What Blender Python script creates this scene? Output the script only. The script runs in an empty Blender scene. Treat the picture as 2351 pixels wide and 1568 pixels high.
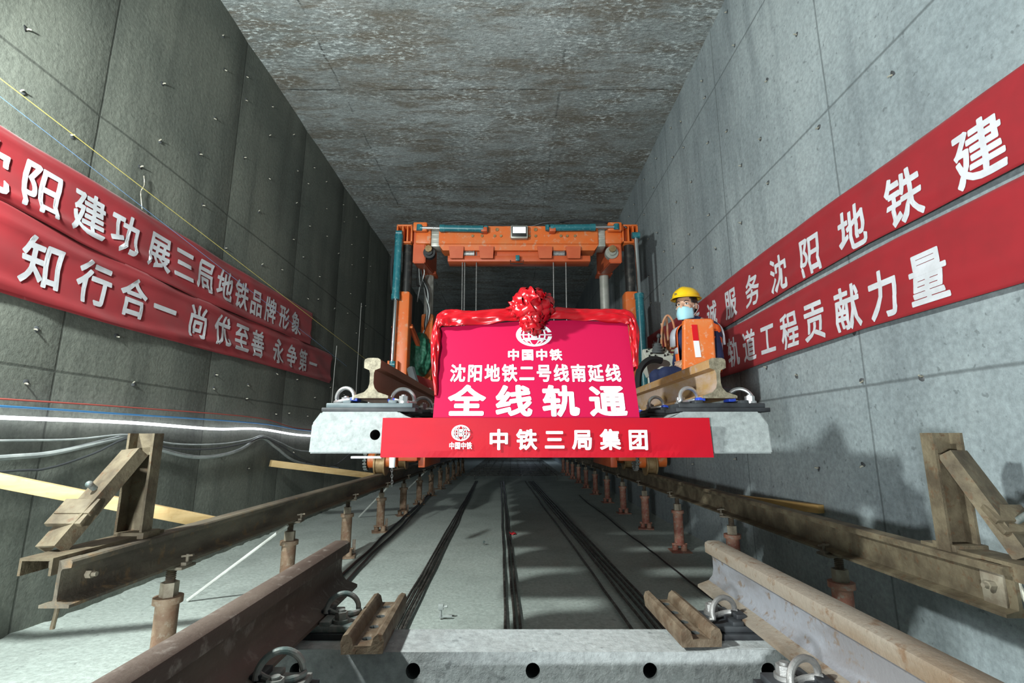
import bpy, bmesh, math, random
import numpy as np
from mathutils import Vector, Matrix, Quaternion, noise
from mathutils.geometry import delaunay_2d_cdt

# ------------------------------------------------------------------ camera, world, lights, exposure
SC = bpy.context.scene
COL = SC.collection
V = Vector
cam_d = bpy.data.cameras.new('camera')
cam_d.sensor_width = 36.0
cam_d.lens = 36.0 * 1140.0 / 2351.0
cam_d.clip_start = 0.05
cam_o = bpy.data.objects.new('camera', cam_d)
COL.objects.link(cam_o)
cam_o.location = (0, 0, 1.0)
cam_o.rotation_euler = (math.pi / 2 + math.atan(221.0 / 1140.0), 0, 0)
SC.camera = cam_o

wd = bpy.data.worlds.new('tunnel_air')
wd.use_nodes = True
wd.node_tree.nodes['Background'].inputs[0].default_value = (0.55, 0.68, 0.75, 1)
wd.node_tree.nodes['Background'].inputs[1].default_value = 0.004
SC.world = wd

SC.view_settings.view_transform = 'Standard'
SC.view_settings.look = 'None'
SC.view_settings.exposure = 0.0
SC.view_settings.gamma = 1.0
SC.view_settings.use_curve_mapping = False


def lamp(name, kind, loc, power, color, aim=None, **kw):
    l = bpy.data.lights.new(name, kind)
    l.energy = power
    l.color = color
    for k, v in kw.items():
        setattr(l, k, v)
    o = bpy.data.objects.new(name, l)
    COL.objects.link(o)
    o.location = loc
    if aim is not None:
        o.rotation_euler = (V(aim) - V(loc)).to_track_quat('-Z', 'Y').to_euler()
    return o


# site floodlight high on the left, just behind the viewpoint
lamp('flood_light', 'SPOT', (-2.2, 0.95, 2.65), 720, (0.93, 1.0, 0.96), (1.7, 4.2, 1.7),
     spot_size=math.radians(168), spot_blend=0.22, shadow_soft_size=0.09)
# second floodlight low on the left behind the viewpoint
lamp('low_flood', 'SPOT', (-1.3, -1.8, 0.80), 800, (0.93, 1.0, 1.0), (0.9, 4.0, 1.35),
     spot_size=math.radians(100), spot_blend=0.6, shadow_soft_size=0.16)
# weak fill added behind the viewpoint to lift ceiling and upper right wall
lamp('rear_fill', 'AREA', (0.2, -4.5, 3.9), 5, (0.86, 0.97, 1.0), (0.2, 4.0, 3.6),
     shape='RECTANGLE', size=2.6, size_y=0.5)
# work lights far down the tunnel
lamp('far_light', 'POINT', (0.6, 22.0, 1.3), 40, (0.72, 0.83, 1.0), shadow_soft_size=0.2)

FLOOR = -0.05
CEIL = 4.92
WL = -2.67
WR = 1.94

# ------------------------------------------------------------------ materials
MATS = {}


def lin(c):
    return tuple(((v / 255.0) / 12.92 if v / 255.0 <= 0.04045 else ((v / 255.0 + 0.055) / 1.055) ** 2.4) for v in c)


class NT:
    def __init__(s, m):
        m.use_nodes = True
        s.t = m.node_tree
        s.n = s.t.nodes
        s.b = s.n['Principled BSDF']

    def add(s, kind, **kw):
        n = s.n.new(kind)
        for k, v in kw.items():
            setattr(n, k, v)
        return n

    def put(s, sock, v):
        if hasattr(v, 'links') or isinstance(v, bpy.types.NodeSocket):
            s.t.links.new(v, sock)
        elif isinstance(v, (tuple, list)) and len(v) == 3 and sock.type == 'RGBA':
            sock.default_value = (*v, 1)
        else:
            sock.default_value = v

    def math(s, op, a, b=None, c=None):
        n = s.add('ShaderNodeMath', operation=op)
        s.put(n.inputs[0], a)
        if b is not None:
            s.put(n.inputs[1], b)
        if c is not None:
            s.put(n.inputs[2], c)
        return n.outputs[0]

    def coord(s, scale=(1, 1, 1)):
        c = s.add('ShaderNodeTexCoord')
        mp = s.add('ShaderNodeMapping')
        mp.inputs['Scale'].default_value = scale
        s.t.links.new(c.outputs['Object'], mp.inputs[0])
        return mp.outputs[0]

    def noise(s, scale, detail=4, rough=0.55, stretch=(1, 1, 1), dist=0.0):
        n = s.add('ShaderNodeTexNoise')
        n.inputs['Scale'].default_value = scale
        n.inputs['Detail'].default_value = detail
        n.inputs['Roughness'].default_value = rough
        n.inputs['Distortion'].default_value = dist
        s.t.links.new(s.coord(stretch), n.inputs['Vector'])
        return n.outputs[0]

    def ramp(s, f, lo, hi, a=0.0, b=1.0):
        n = s.add('ShaderNodeMapRange')
        n.clamp = True
        s.put(n.inputs[0], f)
        for i, v in enumerate((lo, hi, a, b)):
            n.inputs[i + 1].default_value = v
        return n.outputs[0]

    def mix(s, f, a, b, mode='MIX'):
        n = s.add('ShaderNodeMix', data_type='RGBA', blend_type=mode)
        s.put(n.inputs[0], f)
        s.put(n.inputs[6], a)
        s.put(n.inputs[7], b)
        return n.outputs[2]

    def bump(s, h, strength=0.3, dist=0.01, prev=None):
        n = s.add('ShaderNodeBump')
        n.inputs['Strength'].default_value = strength
        n.inputs['Distance'].default_value = dist
        s.put(n.inputs['Height'], h)
        if prev is not None:
            s.t.links.new(prev, n.inputs['Normal'])
        return n.outputs[0]


def mat(name, c1, c2=None, scale=8.0, lo=0.4, hi=0.65, rough=0.6, metal=0.0, bump=0.0, bscale=40.0, stretch=(1, 1, 1),
        dirt=None, coat=0.0, sheen=0.0):
    m = bpy.data.materials.new(name)
    t = NT(m)
    col = c1
    if c2 is not None:
        col = t.mix(t.ramp(t.noise(scale, 6, 0.6, stretch), lo, hi), c1, c2)
    if dirt is not None:
        col = t.mix(t.ramp(t.noise(scale * 3.1, 5, 0.65), 0.56, 0.66, 0.0, 0.85), col, dirt)
    t.put(t.b.inputs['Base Color'], col)
    t.b.inputs['Roughness'].default_value = rough
    t.b.inputs['Metallic'].default_value = metal
    if coat:
        t.b.inputs['Coat Weight'].default_value = coat
    if sheen:
        t.b.inputs['Sheen Weight'].default_value = sheen
    if bump:
        t.put(t.b.inputs['Normal'], t.bump(t.noise(bscale, 5, 0.6), bump, 0.006))
    MATS[name] = m
    return m


def emit(name, c, strength):
    m = bpy.data.materials.new(name)
    t = NT(m)
    t.put(t.b.inputs['Base Color'], (0.8, 0.8, 0.8))
    t.put(t.b.inputs['Emission Color'], c)
    t.b.inputs['Emission Strength'].default_value = strength
    MATS[name] = m
    return m


def concrete(name, c1, c2, stain, seam_axis=None, y0=0.0, pitch=1.47, zs=(), speck=0.5, streak=(1.0, 1.0, 0.12), bump=0.35,
             boards=False, rough=0.8, lines=()):
    m = bpy.data.materials.new(name)
    t = NT(m)
    big = t.ramp(t.noise(0.8, 5, 0.6), 0.35, 0.68)
    col = t.mix(big, c1, c2)
    st = t.ramp(t.noise(2.3, 6, 0.68, streak), 0.48, 0.68, 0.0, 0.85)
    col = t.mix(st, col, stain)
    fine = t.ramp(t.noise(38, 5, 0.7), 0.3, 0.7, 0.72, 1.15)
    col = t.mix(1.0, col, fine, 'MULTIPLY')
    pits = t.ramp(t.noise(26, 2, 0.5), 0.68, 0.74, 0.0, speck)
    col = t.mix(pits, col, tuple(v * 0.3 for v in c1))
    sx = t.add('ShaderNodeSeparateXYZ')
    t.t.links.new(t.coord(), sx.inputs[0])
    hgt = t.noise(30, 6, 0.65)
    line = None

    def acc(v):
        nonlocal line
        line = v if line is None else t.math('MAXIMUM', line, v)
    wob = t.math('MULTIPLY', t.math('SUBTRACT', t.noise(3.0, 3), 0.5), 0.012)
    if seam_axis:
        yy = t.math('ADD', sx.outputs['Y'], wob)
        f = t.math('FRACT', t.math('DIVIDE', t.math('SUBTRACT', yy, y0 - 20 * pitch), pitch))
        dd = t.math('ABSOLUTE', t.math('SUBTRACT', t.math('FRACT', t.math('ADD', f, 0.5)), 0.5))
        acc(t.ramp(dd, 0.002, 0.007, 0.55, 0.0))
    for z in zs:
        zz = t.math('ADD', sx.outputs['Z'], wob)
        dd = t.math('ABSOLUTE', t.math('SUBTRACT', zz, z))
        acc(t.ramp(dd, 0.003, 0.012, 0.6, 0.0))
    for (ax, p, wdt, k) in lines:
        aa = t.math('ADD', sx.outputs[ax], t.math('MULTIPLY', wob, 4.0))
        dd = t.math('ABSOLUTE', t.math('SUBTRACT', aa, p))
        acc(t.math('MULTIPLY', t.ramp(dd, wdt * 0.3, wdt, k, 0.0), t.ramp(t.noise(2.0, 4), 0.4, 0.55)))
    if line is not None:
        col = t.mix(line, col, tuple(v * 0.22 for v in c1))
        hgt = t.math('SUBTRACT', hgt, t.math('MULTIPLY', line, 0.8))
    if boards:
        bn = t.noise(3.2, 8, 0.72, (0.4, 1.6, 1))
        col = t.mix(t.ramp(bn, 0.47, 0.60, 0.0, 0.85), col, stain)
        sp = t.noise(34.0, 5, 0.75, (0.5, 1.2, 1))
        patch = t.ramp(t.noise(1.7, 5, 0.65), 0.42, 0.62, 0.25, 1.0)
        col = t.mix(t.math('MULTIPLY', t.ramp(sp, 0.52, 0.62, 0.0, 0.9), patch), col, tuple(min(1, v * 1.9) for v in c2))
        col = t.mix(t.ramp(sp, 0.30, 0.44, 0.75, 0.0), col, tuple(v * 0.35 for v in c1))
        hgt = t.math('ADD', hgt, t.math('MULTIPLY', sp, 1.2))
    t.put(t.b.inputs['Base Color'], col)
    t.b.inputs['Roughness'].default_value = rough
    t.put(t.b.inputs['Normal'], t.bump(hgt, bump, 0.012))
    MATS[name] = m
    return m


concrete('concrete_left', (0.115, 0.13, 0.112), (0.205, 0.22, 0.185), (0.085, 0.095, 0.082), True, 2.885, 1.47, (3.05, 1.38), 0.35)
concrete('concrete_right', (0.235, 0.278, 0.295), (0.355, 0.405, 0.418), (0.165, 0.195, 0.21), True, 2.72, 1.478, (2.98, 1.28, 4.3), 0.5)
concrete('concrete_ceiling', (0.23, 0.255, 0.25), (0.38, 0.42, 0.425), (0.15, 0.13, 0.10), None, speck=0.6, boards=True, bump=0.8, streak=(0.4, 1, 1),
         lines=(('Y', 5.05, 0.02, 0.8), ('Y', 7.3, 0.02, 0.8), ('X', -1.95, 0.012, 0.9), ('X', 0.55, 0.02, 0.5), ('Y', 9.6, 0.02, 0.7)))
concrete('concrete_floor', (0.42, 0.48, 0.45), (0.50, 0.56, 0.525), (0.36, 0.405, 0.38), None, speck=0.5, streak=(1, 1, 1), bump=0.5)
concrete('concrete_sleeper', (0.25, 0.285, 0.285), (0.32, 0.35, 0.348), (0.20, 0.228, 0.228), None, speck=0.4, streak=(1, 1, 1), bump=0.25)
concrete('dusty_sleeper', (0.33, 0.365, 0.375), (0.44, 0.46, 0.46), (0.25, 0.26, 0.26), None, speck=0.5, streak=(1, 1, 1), bump=0.4)
mat('rail_rust', (0.20, 0.075, 0.04), (0.27, 0.13, 0.085), 6, 0.35, 0.65, 0.62, 0.15, 0.35, 60, (1, 0.15, 1))
mat('rail_tan', (0.145, 0.10, 0.063), (0.205, 0.175, 0.14), 7, 0.4, 0.6, 0.65, 0.05, 0.5, 60, (1, 0.2, 1), dirt=(0.13, 0.075, 0.04))
mat('rail_brown', (0.33, 0.17, 0.06), (0.40, 0.25, 0.12), 7, 0.4, 0.6, 0.6, 0.1, 0.35, 60, (1, 0.2, 1), dirt=(0.36, 0.26, 0.22))
mat('rail_web_pale', (0.205, 0.213, 0.235), (0.155, 0.15, 0.157), 9, 0.45, 0.6, 0.6, 0.1, 0.3, 60, (1, 0.3, 1), dirt=(0.14, 0.10, 0.07))
mat('rail_web_tan', (0.36, 0.27, 0.22), (0.32, 0.20, 0.08), 9, 0.42, 0.58, 0.6, 0.1, 0.3, 60, (1, 0.3, 1), dirt=(0.30, 0.18, 0.09))
mat('rail_worn', (0.055, 0.034, 0.026), (0.12, 0.09, 0.072), 6, 0.4, 0.62, 0.6, 0.1, 0.3, 50, (1, 0.2, 1), dirt=(0.18, 0.15, 0.13))
mat('rail_cut_end', (0.15, 0.13, 0.09), (0.27, 0.24, 0.17), 40, 0.4, 0.6, 0.5, 0.3, 0.4, 120)
mat('beam_steel', (0.075, 0.06, 0.045), (0.19, 0.165, 0.12), 6, 0.38, 0.66, 0.65, 0.1, 0.4, 50, (1, 0.3, 1), dirt=(0.20, 0.13, 0.07))
mat('brace_steel', (0.075, 0.056, 0.034), (0.165, 0.135, 0.085), 9, 0.38, 0.64, 0.7, 0.05, 0.6, 45, dirt=(0.11, 0.06, 0.03))
mat('jack_red', (0.27, 0.085, 0.06), (0.36, 0.19, 0.13), 14, 0.4, 0.62, 0.65, 0.05, 0.4, 60, dirt=(0.32, 0.28, 0.23))
mat('jack_rust', (0.17, 0.092, 0.055), (0.25, 0.18, 0.12), 14, 0.38, 0.62, 0.7, 0.05, 0.4, 60, dirt=(0.28, 0.23, 0.17))
mat('jack_nut', (0.20, 0.165, 0.12), (0.28, 0.25, 0.19), 20, 0.4, 0.6, 0.65, 0.1, 0.3, 60)
mat('screw_dark', (0.09, 0.07, 0.055), (0.17, 0.13, 0.09), 25, 0.4, 0.6, 0.55, 0.3)
mat('galvanised', (0.50, 0.51, 0.52), (0.62, 0.62, 0.62), 30, 0.4, 0.6, 0.34, 0.85)
mat('worn_zinc', (0.20, 0.20, 0.195), (0.29, 0.285, 0.28), 20, 0.4, 0.6, 0.5, 0.6, 0.3, 60)
mat('dull_iron', (0.12, 0.165, 0.16), (0.26, 0.25, 0.235), 20, 0.4, 0.6, 0.55, 0.4, 0.3, 60)
mat('black_pad', (0.012, 0.013, 0.016), (0.035, 0.04, 0.045), 9, 0.4, 0.65, 0.55)
mat('slate_plate', (0.07, 0.095, 0.105), (0.11, 0.14, 0.15), 9, 0.4, 0.65, 0.5)
mat('blue_plastic', (0.02, 0.06, 0.45), None, rough=0.4)
mat('fish_rust', (0.085, 0.055, 0.032), (0.165, 0.125, 0.085), 16, 0.38, 0.62, 0.6, 0.1, 0.5, 60, dirt=(0.10, 0.055, 0.03))
mat('crane_orange', (0.66, 0.13, 0.02), (0.60, 0.165, 0.045), 5, 0.4, 0.7, 0.45, 0.0, 0.08, 30, dirt=(0.55, 0.28, 0.17))
mat('crane_orange_dark', (0.50, 0.085, 0.025), (0.56, 0.12, 0.04), 5, 0.4, 0.7, 0.5, 0.0, 0.1, 30)
mat('panel_orange', (0.74, 0.165, 0.03), (0.70, 0.21, 0.06), 9, 0.4, 0.7, 0.42, 0.0, 0.08, 30, dirt=(0.66, 0.40, 0.27))
mat('teal_paint', (0.012, 0.115, 0.145), (0.02, 0.15, 0.18), 8, 0.4, 0.6, 0.35, dirt=(0.12, 0.27, 0.28))
mat('chrome', (0.75, 0.75, 0.76), None, rough=0.16, metal=1.0)
mat('column_grey', (0.36, 0.37, 0.33), (0.46, 0.46, 0.42), 6, 0.4, 0.6, 0.4, 0.3)
mat('column_black', (0.03, 0.03, 0.03), (0.10, 0.09, 0.08), 10, 0.5, 0.7, 0.4, 0.4)
mat('black_rubber', (0.016, 0.017, 0.019), None, rough=0.5)
mat('wire_rope', (0.20, 0.20, 0.20), (0.32, 0.32, 0.31), 60, 0.4, 0.6, 0.45, 0.6)
mat('board_pink', (0.43, 0.006, 0.052), None, rough=0.5)
mat('board_red', (0.42, 0.003, 0.014), (0.38, 0.004, 0.017), 4, 0.4, 0.65, 0.55)
mat('white_print', (0.86, 0.88, 0.90), None, rough=0.5)
mat('banner_red', (0.29, 0.005, 0.012), (0.25, 0.005, 0.011), 5, 0.4, 0.6, 0.75, sheen=0.1)
mat('banner_print', (0.60, 0.61, 0.65), (0.52, 0.53, 0.56), 12, 0.4, 0.6, 0.7)
mat('satin_red', (0.38, 0.004, 0.010), None, rough=0.28)
mat('timber', (0.50, 0.34, 0.15), (0.62, 0.45, 0.23), 7, 0.35, 0.65, 0.65, 0, 0.2, 40, (0.15, 1, 4), dirt=(0.52, 0.33, 0.14))
mat('timber_dark', (0.48, 0.28, 0.09), (0.58, 0.36, 0.13), 7, 0.35, 0.65, 0.65, 0, 0.2, 40, (0.15, 1, 4))
mat('cable_grey', (0.46, 0.50, 0.49), (0.34, 0.37, 0.37), 9, 0.4, 0.6, 0.5)
mat('cable_dark', (0.06, 0.065, 0.07), None, rough=0.5)
mat('cable_black', (0.012, 0.012, 0.013), None, rough=0.45)
mat('bar_steel', (0.045, 0.04, 0.035), (0.17, 0.16, 0.145), 22, 0.45, 0.7, 0.5, 0.4)
mat('wire_red', (0.45, 0.10, 0.08), None, rough=0.5)
mat('wire_blue', (0.05, 0.20, 0.42), None, rough=0.5)
mat('string_yellow', (0.78, 0.68, 0.20), None, rough=0.7)
mat('string_blue', (0.20, 0.36, 0.62), None, rough=0.7)
mat('string_white', (0.70, 0.70, 0.66), None, rough=0.8)
mat('yarn_white', (0.55, 0.52, 0.42), (0.68, 0.66, 0.56), 60, 0.4, 0.6, 0.9)
mat('stub_white', (0.42, 0.41, 0.34), (0.20, 0.18, 0.14), 30, 0.4, 0.6, 0.6)
mat('prop_white', (0.58, 0.60, 0.57), (0.48, 0.49, 0.46), 10, 0.4, 0.6, 0.55)
mat('helmet_yellow', (0.90, 0.56, 0.008), None, rough=0.28, coat=0.3)
mat('skin', (0.60, 0.37, 0.26), None, rough=0.5)
mat('hair_black', (0.010, 0.009, 0.008), (0.03, 0.026, 0.022), 80, 0.4, 0.6, 0.5)
mat('mask_blue', (0.40, 0.74, 0.86), None, rough=0.7)
mat('mask_white', (0.85, 0.87, 0.88), None, rough=0.7)
mat('navy_cloth', (0.012, 0.022, 0.075), (0.018, 0.03, 0.095), 12, 0.4, 0.6, 0.8, 0, 0.3, 60)
mat('vest_orange', (0.95, 0.15, 0.02), None, rough=0.6)
mat('vest_grey', (0.52, 0.54, 0.60), None, rough=0.35)
mat('eye_white', (0.75, 0.74, 0.72), None, rough=0.25)
mat('console_grey', (0.62, 0.63, 0.55), (0.68, 0.69, 0.63), 8, 0.4, 0.6, 0.4)
mat('boot_grey', (0.10, 0.11, 0.115), None, rough=0.5)
mat('hoop_rust', (0.55, 0.20, 0.08), (0.50, 0.30, 0.19), 14, 0.4, 0.6, 0.6)
mat('coil_tan', (0.30, 0.26, 0.14), (0.38, 0.33, 0.20), 14, 0.4, 0.6, 0.6)
mat('tape_red', (0.62, 0.006, 0.015), None, rough=0.25)
mat('tape_white', (0.82, 0.82, 0.84), None, rough=0.25)
mat('green_net', (0.012, 0.10, 0.055), (0.03, 0.16, 0.10), 18, 0.45, 0.6, 0.6)
mat('plate_red', (0.42, 0.05, 0.05), None, rough=0.5)
mat('scrap_red', (0.6, 0.02, 0.03), None, rough=0.6)
mat('rust_wheel', (0.26, 0.16, 0.07), (0.36, 0.25, 0.13), 14, 0.4, 0.6, 0.5, 0.4)
mat('bore_dark', (0.05, 0.055, 0.055), None, rough=0.9)
for q in ('board_pink', 'board_red'):
    MATS[q].node_tree.nodes['Principled BSDF'].inputs['Specular IOR Level'].default_value = 0.18
emit('led_glow', (0.90, 0.90, 1.0), 5.0)
emit('lamp_glow', (0.86, 0.95, 1.0), 1.1)


# ------------------------------------------------------------------ mesh builder
def frame_to(d):
    d = V(d).normalized()
    a = V((0, 0, 1)) if abs(d.z) < 0.95 else V((1, 0, 0))
    x = d.cross(a).normalized()
    return x, d.cross(x).normalized(), d


class MB:
    def __init__(s):
        s.b = bmesh.new()
        s.mi = 0

    def face(s, vs):
        try:
            f = s.b.faces.new(vs)
            f.material_index = s.mi
            return f
        except ValueError:
            return None

    def poly(s, pts):
        return s.face([s.b.verts.new(p) for p in pts])

    def hexa(s, p):          # 8 corners: bottom 0-3 ccw, top 4-7
        v = [s.b.verts.new(q) for q in p]
        for f in ((3, 2, 1, 0), (4, 5, 6, 7), (0, 1, 5, 4), (1, 2, 6, 5), (2, 3, 7, 6), (3, 0, 4, 7)):
            s.face([v[i] for i in f])
        return s

    def box(s, lo, hi, bev=0.0, M=None):
        (x0, y0, z0), (x1, y1, z1) = lo, hi
        pts = [(x0, y0, z0), (x1, y0, z0), (x1, y1, z0), (x0, y1, z0), (x0, y0, z1), (x1, y0, z1), (x1, y1, z1), (x0, y1, z1)]
        n0 = len(s.b.verts)
        t = bmesh.new()
        vs = [t.verts.new(p) for p in pts]
        for f in ((3, 2, 1, 0), (4, 5, 6, 7), (0, 1, 5, 4), (1, 2, 6, 5), (2, 3, 7, 6), (3, 0, 4, 7)):
            t.faces.new([vs[i] for i in f])
        if bev:
            bmesh.ops.bevel(t, geom=list(t.edges), offset=bev, segments=2, affect='EDGES', profile=0.5)
        s.merge(t, M)
        t.free()
        return s

    def merge(s, t, M=None):
        mp = {}
        for v in t.verts:
            mp[v] = s.b.verts.new(M @ v.co if M else v.co)
        for f in t.faces:
            s.face([mp[v] for v in f.verts])

    def bar(s, p0, p1, w, h, up=(0, 0, 1), bev=0.0):      # rectangular bar between two points
        p0, p1 = V(p0), V(p1)
        d = (p1 - p0)
        L = d.length
        d.normalize()
        x = d.cross(V(up)).normalized()
        u = x.cross(d)
        M = Matrix((x, d, u)).transposed().to_4x4()
        M.translation = p0
        return s.box((-w / 2, 0, -h / 2), (w / 2, L, h / 2), bev, M)

    def tube(s, pts, r, n=10, caps=True, closed=False):
        pts = [V(p) for p in pts]
        rs = r if isinstance(r, (list, tuple)) else [r] * len(pts)
        rings = []
        prev = None
        m = len(pts)
        for i, p in enumerate(pts):
            if closed:
                t = (pts[(i + 1) % m] - pts[i - 1])
            else:
                t = pts[min(i + 1, m - 1)] - pts[max(i - 1, 0)]
            if t.length < 1e-9:
                t = V((0, 0, 1))
            t.normalize()
            if prev is None:
                x, y, _ = frame_to(t)
            else:
                x = prev - t * prev.dot(t)
                if x.length < 1e-6:
                    x, y, _ = frame_to(t)
                x.normalize()
                y = t.cross(x)
            prev = x
            rings.append([s.b.verts.new(p + (x * math.cos(2 * math.pi * k / n) + y * math.sin(2 * math.pi * k / n)) * rs[i]) for k in range(n)])
        for i in range(m if closed else m - 1):
            a, b = rings[i], rings[(i + 1) % m]
            for k in range(n):
                s.face((a[k], a[(k + 1) % n], b[(k + 1) % n], b[k]))
        if caps and not closed:
            s.face(rings[0][::-1])
            s.face(rings[-1])
        return s

    def cyl(s, p0, p1, r, n=20, r2=None):
        return s.tube([p0, p1], [r, r if r2 is None else r2], n)

    def prism(s, prof, p0, p1, xdir, udir):     # closed 2D profile swept p0->p1
        p0, p1, xd, ud = V(p0), V(p1), V(xdir), V(udir)
        a = [s.b.verts.new(p0 + xd * x + ud * y) for x, y in prof]
        b = [s.b.verts.new(p1 + xd * x + ud * y) for x, y in prof]
        n = len(prof)
        for i in range(n):
            s.face((a[i], a[(i + 1) % n], b[(i + 1) % n], b[i]))
        s.face(a[::-1])
        s.face(b)
        return s

    def ball(s, c, r, n=12, sc=(1, 1, 1), M=None):
        t = bmesh.new()
        bmesh.ops.create_uvsphere(t, u_segments=n * 2, v_segments=n, radius=1.0)
        X = Matrix.Translation(V(c)) @ (M.to_4x4() if M else Matrix()) @ Matrix.Diagonal((r * sc[0], r * sc[1], r * sc[2], 1))
        s.merge(t, X)
        t.free()
        return s

    def build(s, name, mats, parent=None, smooth=35, fix=True):
        if fix:
            bmesh.ops.recalc_face_normals(s.b, faces=s.b.faces[:])
        if smooth:
            a = math.radians(smooth)
            for e in s.b.edges:
                if len(e.link_faces) == 2:
                    e.smooth = e.calc_face_angle(0.0) < a
                else:
                    e.smooth = True
            for f in s.b.faces:
                f.smooth = True
        me = bpy.data.meshes.new(name)
        s.b.to_mesh(me)
        s.b.free()
        for m in (mats if isinstance(mats, (list, tuple)) else [mats]):
            me.materials.append(MATS[m])
        return link(name, me, parent)


def link(name, me, parent=None):
    o = bpy.data.objects.new(name, me)
    COL.objects.link(o)
    if parent is not None:
        adopt(o, parent)
    return o


def world_basis(p):
    m = p.matrix_basis.copy()
    while p.parent:
        m = p.parent.matrix_basis @ p.matrix_parent_inverse @ m
        p = p.parent
    return m


def adopt(o, p):                     # geometry is in world coordinates
    o.parent = p
    o.matrix_parent_inverse = world_basis(p).inverted()


def tag(o, label, cat, group=None, kind=None):
    o['label'] = label
    o['category'] = cat
    if group:
        o['group'] = group
    if kind:
        o['kind'] = kind
    return o


def thing(name, loc, label, cat, group=None):
    o = bpy.data.objects.new(name, None)
    o.empty_display_size = 0.1
    COL.objects.link(o)
    o.location = loc
    return tag(o, label, cat, group)


def struct(o):
    o['kind'] = 'structure'
    return o


def copy_tree(o, parent=None):
    c = o.copy()
    COL.objects.link(c)
    if parent is not None:
        c.parent = parent
    for ch in list(o.children):
        copy_tree(ch, c)
    return c


def evaluated_mesh(o):
    dg = bpy.context.evaluated_depsgraph_get()
    dg.update()
    return bpy.data.meshes.new_from_object(o.evaluated_get(dg))


def smooth_path(pts, k=6):
    pts = [V(p) for p in pts]
    out = []
    for i in range(len(pts) - 1):
        p0, p1, p2, p3 = pts[max(i - 1, 0)], pts[i], pts[i + 1], pts[min(i + 2, len(pts) - 1)]
        for j in range(k):
            t = j / k
            out.append(0.5 * ((2 * p1) + (p2 - p0) * t + (2 * p0 - 5 * p1 + 4 * p2 - p3) * t * t + (3 * p1 - p0 - 3 * p2 + p3) * t ** 3))
    out.append(pts[-1])
    return out


# ------------------------------------------------------------------ setting
Y0, Y1 = -6.0, 46.0
m = MB()
nx, ny = 60, 150
rnd = random.Random(3)
gv = {}
ys = [Y0 + (2.0 - Y0) * j / 30 for j in range(30)] + [2.0 + 10.0 * (j / 90) for j in range(91)] + [12 + (Y1 - 12) * j / 29 for j in range(1, 30)]
for j, y in enumerate(ys):
    for i in range(nx + 1):
        x = WL - 0.05 + (WR - WL + 0.1) * i / nx
        d = min(x - WL, WR - x)
        z = FLOOR + 0.008 * noise.noise(V((x * 1.6, y * 1.6, 0)))
        if d < 0.12:
            z += 0.03 * (1 - d / 0.12) * (0.6 + noise.noise(V((x * 9, y * 9, 3))))
        gv[i, j] = m.b.verts.new((x, y, z))
for j in range(len(ys) - 1):
    for i in range(nx):
        m.face((gv[i, j], gv[i + 1, j], gv[i + 1, j + 1], gv[i, j + 1]))
struct(m.build('floor', 'concrete_floor', fix=False))
struct(MB().box((WL - 0.3, Y0, CEIL), (WR + 0.3, Y1, CEIL + 0.2)).build('ceiling', 'concrete_ceiling'))
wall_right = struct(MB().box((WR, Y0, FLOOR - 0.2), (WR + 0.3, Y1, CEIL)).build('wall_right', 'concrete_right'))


# left wall: formwork panels that step at each joint
def left_off(y):
    t = ((y - 2.885) / 1.47) % 1.0
    o = 0.012
    if t > 0.78:
        o -= 0.014 * ((t - 0.78) / 0.22) ** 2
    elif t < 0.30:
        o -= 0.014 * (1 - t / 0.30) ** 1.6
    return o


m = MB()
ysl = []
k = math.floor((Y0 - 2.885) / 1.47)
y = Y0
while y < Y1:
    ysl.append(y)
    y += 0.07 if 1.0 < y < 14 else 0.3
for q in range(k, int((Y1 - 2.885) / 1.47) + 1):
    ysl += [2.885 + 1.47 * q - 0.012, 2.885 + 1.47 * q, 2.885 + 1.47 * q + 0.02]
ysl = sorted(v for v in ysl if Y0 <= v <= Y1)
zsl = [FLOOR - 0.2, 0.2, 0.6, 1.0, 1.38, 1.8, 2.3, 2.7, 3.05, 3.5, 4.0, 4.5, CEIL]
gv = [[m.b.verts.new((WL + left_off(yy), yy, z)) for z in zsl] for yy in ysl]
for j in range(len(ysl) - 1):
    for i in range(len(zsl) - 1):
        m.face((gv[j][i], gv[j][i + 1], gv[j + 1][i + 1], gv[j + 1][i]))
bk = [m.b.verts.new((WL - 0.3, yy, z)) for yy in (Y0, Y1) for z in (FLOOR - 0.2, CEIL)]
m.face((bk[0], bk[2], bk[3], bk[1]))
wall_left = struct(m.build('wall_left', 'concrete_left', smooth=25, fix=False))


# cut tie stubs left in the walls
def stub_mesh():
    m = MB()
    m.tube([(0, 0, -0.005), (0.012, 0, 0), (0.024, 0.002, -0.002)], [0.005, 0.005, 0.004], 8)
    m.mi = 1
    m.tube([(-0.002, 0, 0), (0.003, 0, 0)], [0.02, 0.011], 10)
    o = m.build('tie_stub', ['stub_white', 'cable_dark'])
    me = o.data
    bpy.data.objects.remove(o)
    return me


stub = stub_mesh()
rnd = random.Random(11)
for wall, x, sgn, n in ((wall_left, WL, 1, 96), (wall_right, WR, -1, 96)):
    c = 0
    rows = [0.75, 1.35, 1.62, 2.85, 3.25, 3.75, 4.25, 4.65]
    yy = 1.7
    while c < n:
        for z in rows:
            if c >= n:
                break
            if rnd.random() < 0.18:
                continue
            o = bpy.data.objects.new('tie_stub', stub)
            COL.objects.link(o)
            py = yy + rnd.uniform(-0.16, 0.16)
            o.location = (x + (left_off(py) if sgn > 0 else 0), py, z + rnd.uniform(-0.12, 0.12))
            o.rotation_euler = (rnd.uniform(0, 6), rnd.uniform(-0.5, 0.5), (0 if sgn > 0 else math.pi) + rnd.uniform(-0.5, 0.5))
            o.parent = wall
            c += 1
        yy += 0.55


# ------------------------------------------------------------------ lettering
_glyph = {}


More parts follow.
